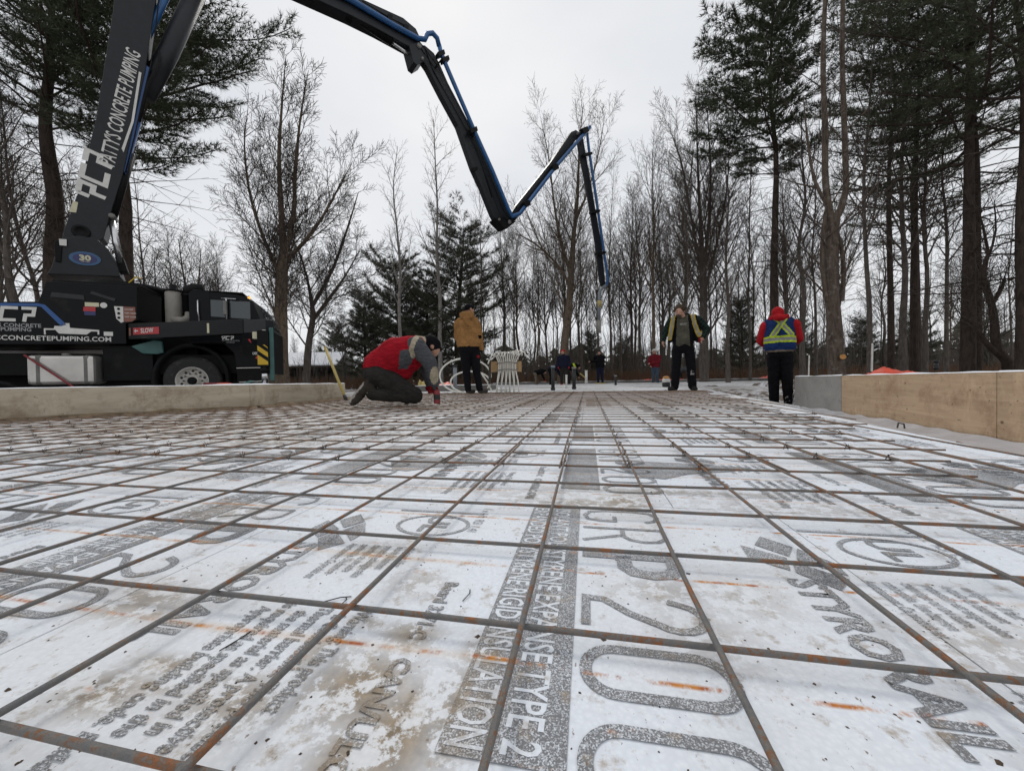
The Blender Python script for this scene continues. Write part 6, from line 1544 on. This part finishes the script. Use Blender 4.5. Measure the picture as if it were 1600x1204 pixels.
# tarps
def tarp(label, pts, Z, depth, h, mat, base=None, name='tarp', cat='tarp', seed=0):
    """crumpled sheet heaped over something: pts = bearings of its ends"""
    a, b_ = at(pts[0], 592, Z), at(pts[1], 592, Z); z0 = ground_z(a.x, a.y) if base is None else base
    ax = (b_ - a); ax.z = 0; n, m_ = 36, 14; v = []
    for i in range(n + 1):
        for j in range(m_ + 1):
            u, w = i / n, j / m_; p = a + ax * u + camF * depth * (w - .5)
            e = math.sin(PI * u) ** .6 * math.sin(PI * w) ** .7; fl = .55 + .45 * mnoise.noise((u * 3.2 + seed, w * 2, seed)) + .22 * mnoise.noise((u * 11 + seed, w * 7, seed)) + .12 * abs(mnoise.noise((u * 24, w * 14 + seed, 2)))
            v.append((p.x, p.y, z0 - .03 + h * e * max(.1, fl) * 1.5))
    q = [(i * (m_ + 1) + j, (i + 1) * (m_ + 1) + j, (i + 1) * (m_ + 1) + j + 1, i * (m_ + 1) + j + 1) for i in range(n) for j in range(m_)]
    t = MB(); t.add(v, q); return tag(t.build(name, mat, None, True), label, cat)
tarp('crumpled red-orange tarp heaped behind the short dark wall, left of the hoops', (640, 724), 11.5, .9, .22, 'tarp_red', .06, seed=1)
tarp('long red-orange tarp lying behind the far wall past the bearded worker', (994, 1078), 24, 1.5, .24, 'tarp_red', .02, seed=2)
tarp('red-orange tarp heaped on the ground above the plywood wall', (1340, 1434), 7.2, .8, .165, 'tarp_red', .235, seed=3)
tarp('small red-orange tarp corner left of the blue-vested worker', (1186, 1222), 22, 1, .2, 'tarp_red', .08, seed=4)
tarp('yellow strap bundle lying on the red tarp by the kneeling worker', (650, 676), 10.9, .4, .3, 'wood_pole', .06, 'strap_bundle', 'strap bundle', 5)
tarp('blue tarp crumpled on the ground behind the left wall near the front wheel', (196, 242), 7.2, .5, .10, 'tarp_blue', .225, seed=6)
tarp('small heap of dark soil on the snowy gravel right of the bearded worker', (1099, 1122), 11, .4, .05, 'crumb', .02, 'soil_heap', 'soil heap', 7)
tarp('mound of snow under the outrigger foot', (372, 458), 7.3, 1.2, .17, 'snow', .15, 'snow_mound', 'snow mound', 8)
tarp('snow heaped behind the pale left wall in front of the fuel tank', (-40, 250), 6.6, .7, .05, 'snow', .22, 'snow_mound', 'snow mound', 9)
tarp('low brown soil bank left of the blue-vested worker beyond the insulation edge', (1120, 1235), 8.6, 1.2, .06, 'crumb', -.04, 'soil_bank', 'soil bank', 12)
for i, (px, m_, lb) in enumerate(((326, 'strap_red', 'dark red wheel chock beside the front tyre'), (347, 'tarp_red', 'orange-red wheel chock right of the dark red one'))):
    c = at(px, 601, 7.55); t = MB(); w = .11
    t.prism([c + camR * -w + Vector((0, 0, -.05)), c + camR * w + Vector((0, 0, -.05)), c + camR * w + Vector((0, 0, .03)), c + camR * w * .3 + Vector((0, 0, .045)), c + camR * -w + Vector((0, 0, .04))], camF * .12); tag(t.build('wheel_chock', m_, None, bevel=.008), lb, 'wheel chock')
# stakes and marks
for px, y0, y1, Z, lb in ((1263, 587, 556, 12, 'thin pale survey stake right of the blue-vested worker'), (1361.5, 580, 538, 9, 'taller pale survey stake behind the red tarp')):
    a, b_ = at(px, y0, Z), at(px + 1, y1, Z); t = MB(); t.prism([a, a + camR * .035, b_ + camR * .035, b_ + camR * .0175 + Vector((0, 0, .03)), b_], camF * .02); tag(t.build('survey_stake', 'post_white'), lb, 'stake')
post('pipe_stub', 'short dark post standing above the plywood near the right-hand trunks', 1463, 578, 566, 8.5, .04, 'post_black', 'post_black')
# plank under the far worker in black
a = at(938, 602, 19.8); t = MB(); t.box((a.x - .28, a.y - .1, .01), (a.x + .28, a.y + .1, .06)); tag(t.build('plank', 'wood_pole', None, bevel=.004), 'short brown plank under the far worker in black', 'plank')
# striped ball-like jug by the bearded worker's boot
a = at(1041, 600.5, 8.6); k = thing('water_jug', 'small white and orange jug with black base left of the bearded worker', 'jug', a)
t = MB(); t.lathe([(.05, -.06), (.085, -.05), (.09, .0), (.085, .05)], Matrix.Identity(4), 16); t.build('body', 'post_black', k, True); t = MB(); t.lathe([(.086, .05), (.09, .09), (.075, .13)], Matrix.Identity(4), 16); t.build('shoulder', 'post_white', k, True); t = MB(); t.lathe([(.075, .13), (.07, .17), (.03, .19), (.0001, .19)], Matrix.Identity(4), 16); t.build('cap', 'wood_cut', k, True)
# open shed with a snowy roof behind the oak
a = at(484, 592, 32)
sh = thing('shed', 'low dark open shed with snow-covered roof behind the oak', 'shed', (a.x, a.y, -.1), math.atan2(camR.y, camR.x)); sh.scale = (1.05, 1, 1.28)
W_, D_ = 2.05, 3.0
t = MB(); t.prism([(-W_ - .3, -.5, 1.45), (W_ + .35, -.5, 1.45), (W_ + .25, 1.5, 2.35), (-W_ - .25, 1.5, 2.35)], (0, .02, .09)); ro = t.build('roof', 'roof_snow', sh, bevel=.02); t = MB(); t.prism([(-W_ - .25, 3.4, 1.5), (W_ + .3, 3.4, 1.5), (W_ + .25, 1.53, 2.35), (-W_ - .25, 1.53, 2.35)], (0, -.02, .09)); t.build('roof', 'roof_snow', sh)
for x in (-W_, -.6, .7, W_): t = MB(); t.box((x - .07, -.3, 0), (x + .07, -.16, 1.5)); t.build('post', 'wood_dark', sh)
for k in range(9): t = MB(); x = -W_ + .456 * k; t.box((x, 2.9, 0), (x + .44, 2.96, 1.55)); t.build('plank', 'wood_dark', sh)
for x in (-W_, W_): t = MB(); t.box((x - .03, -.1, 0), (x + .03, 2.88, 1.45)); t.build('side_wall', 'wood_dark', sh)
t = MB(); t.box((-W_ - .3, -.53, 1.33), (W_ + .3, -.47, 1.44)); t.build('fascia', 'wood_dark', sh)
a = at(482, 592, 20); t = MB(); t.lathe([(.11, -.1), (.12, .3), (.14, .31), (.14, .42), (.0001, .44)], Matrix.Translation((a.x, a.y, .1)), 14); tag(t.build('waste_bin', 'post_black', None, True), 'small dark bin standing below the shed roof near the crooked tree', 'bin')
# twist of tie wire on the plastic sheet edge
a = on(1402, 671, .0); t = MB(); t.tube([a + Vector((.0, 0, .01)), a + Vector((.012, .01, .035)), a + Vector((.03, 0, .03)), a + Vector((.026, -.01, .008))], .004, 5); tag(t.build('wire_twist', 'tie'), 'curled dark wire twist on the insulation edge before the plywood', 'wire')

# strip of brown soil along the foot of the pale left wall
def soil_strip():
    P = [(-5.9, 1.5), (-5.16, 2.51), (-4.06, 4.05), (-4.33, 6.3)]; v = []; q = []; n = 0
    for (x0, y0), (x1, y1) in zip(P, P[1:]):
        m_ = 24; t = Vector((x1 - x0, y1 - y0, 0)).normalized(); nn = Vector((t.y, -t.x, 0))
        for i in range(m_ + 1):
            p = Vector((x0 + (x1 - x0) * i / m_, y0 + (y1 - y0) * i / m_, 0)); h = .035 + .022 * mnoise.noise((p.x * 4, p.y * 4, 1)); w = .22 + .1 * mnoise.noise((p.x * 3, p.y * 3, 8))
            for a, z in ((-.1, h), (.02, h), (w * .5, h * .55), (w, -.01)): r_ = p + nn * a; v.append((r_.x, r_.y, z))
        for i in range(m_):
            for k in range(3): q.append((n + i * 4 + k, n + (i + 1) * 4 + k, n + (i + 1) * 4 + k + 1, n + i * 4 + k + 1))
        n += (m_ + 1) * 4
    t = MB(); t.add(v, q); o = stuff(t.build('soil_strip', 'soil_brown', None, True)); o['label'] = 'strip of loose brown soil along the foot of the pale wall'
simple('soil_brown', (.16, .115, .065), .95, var=.5, scale=12, bmp=.5)
soil_strip()
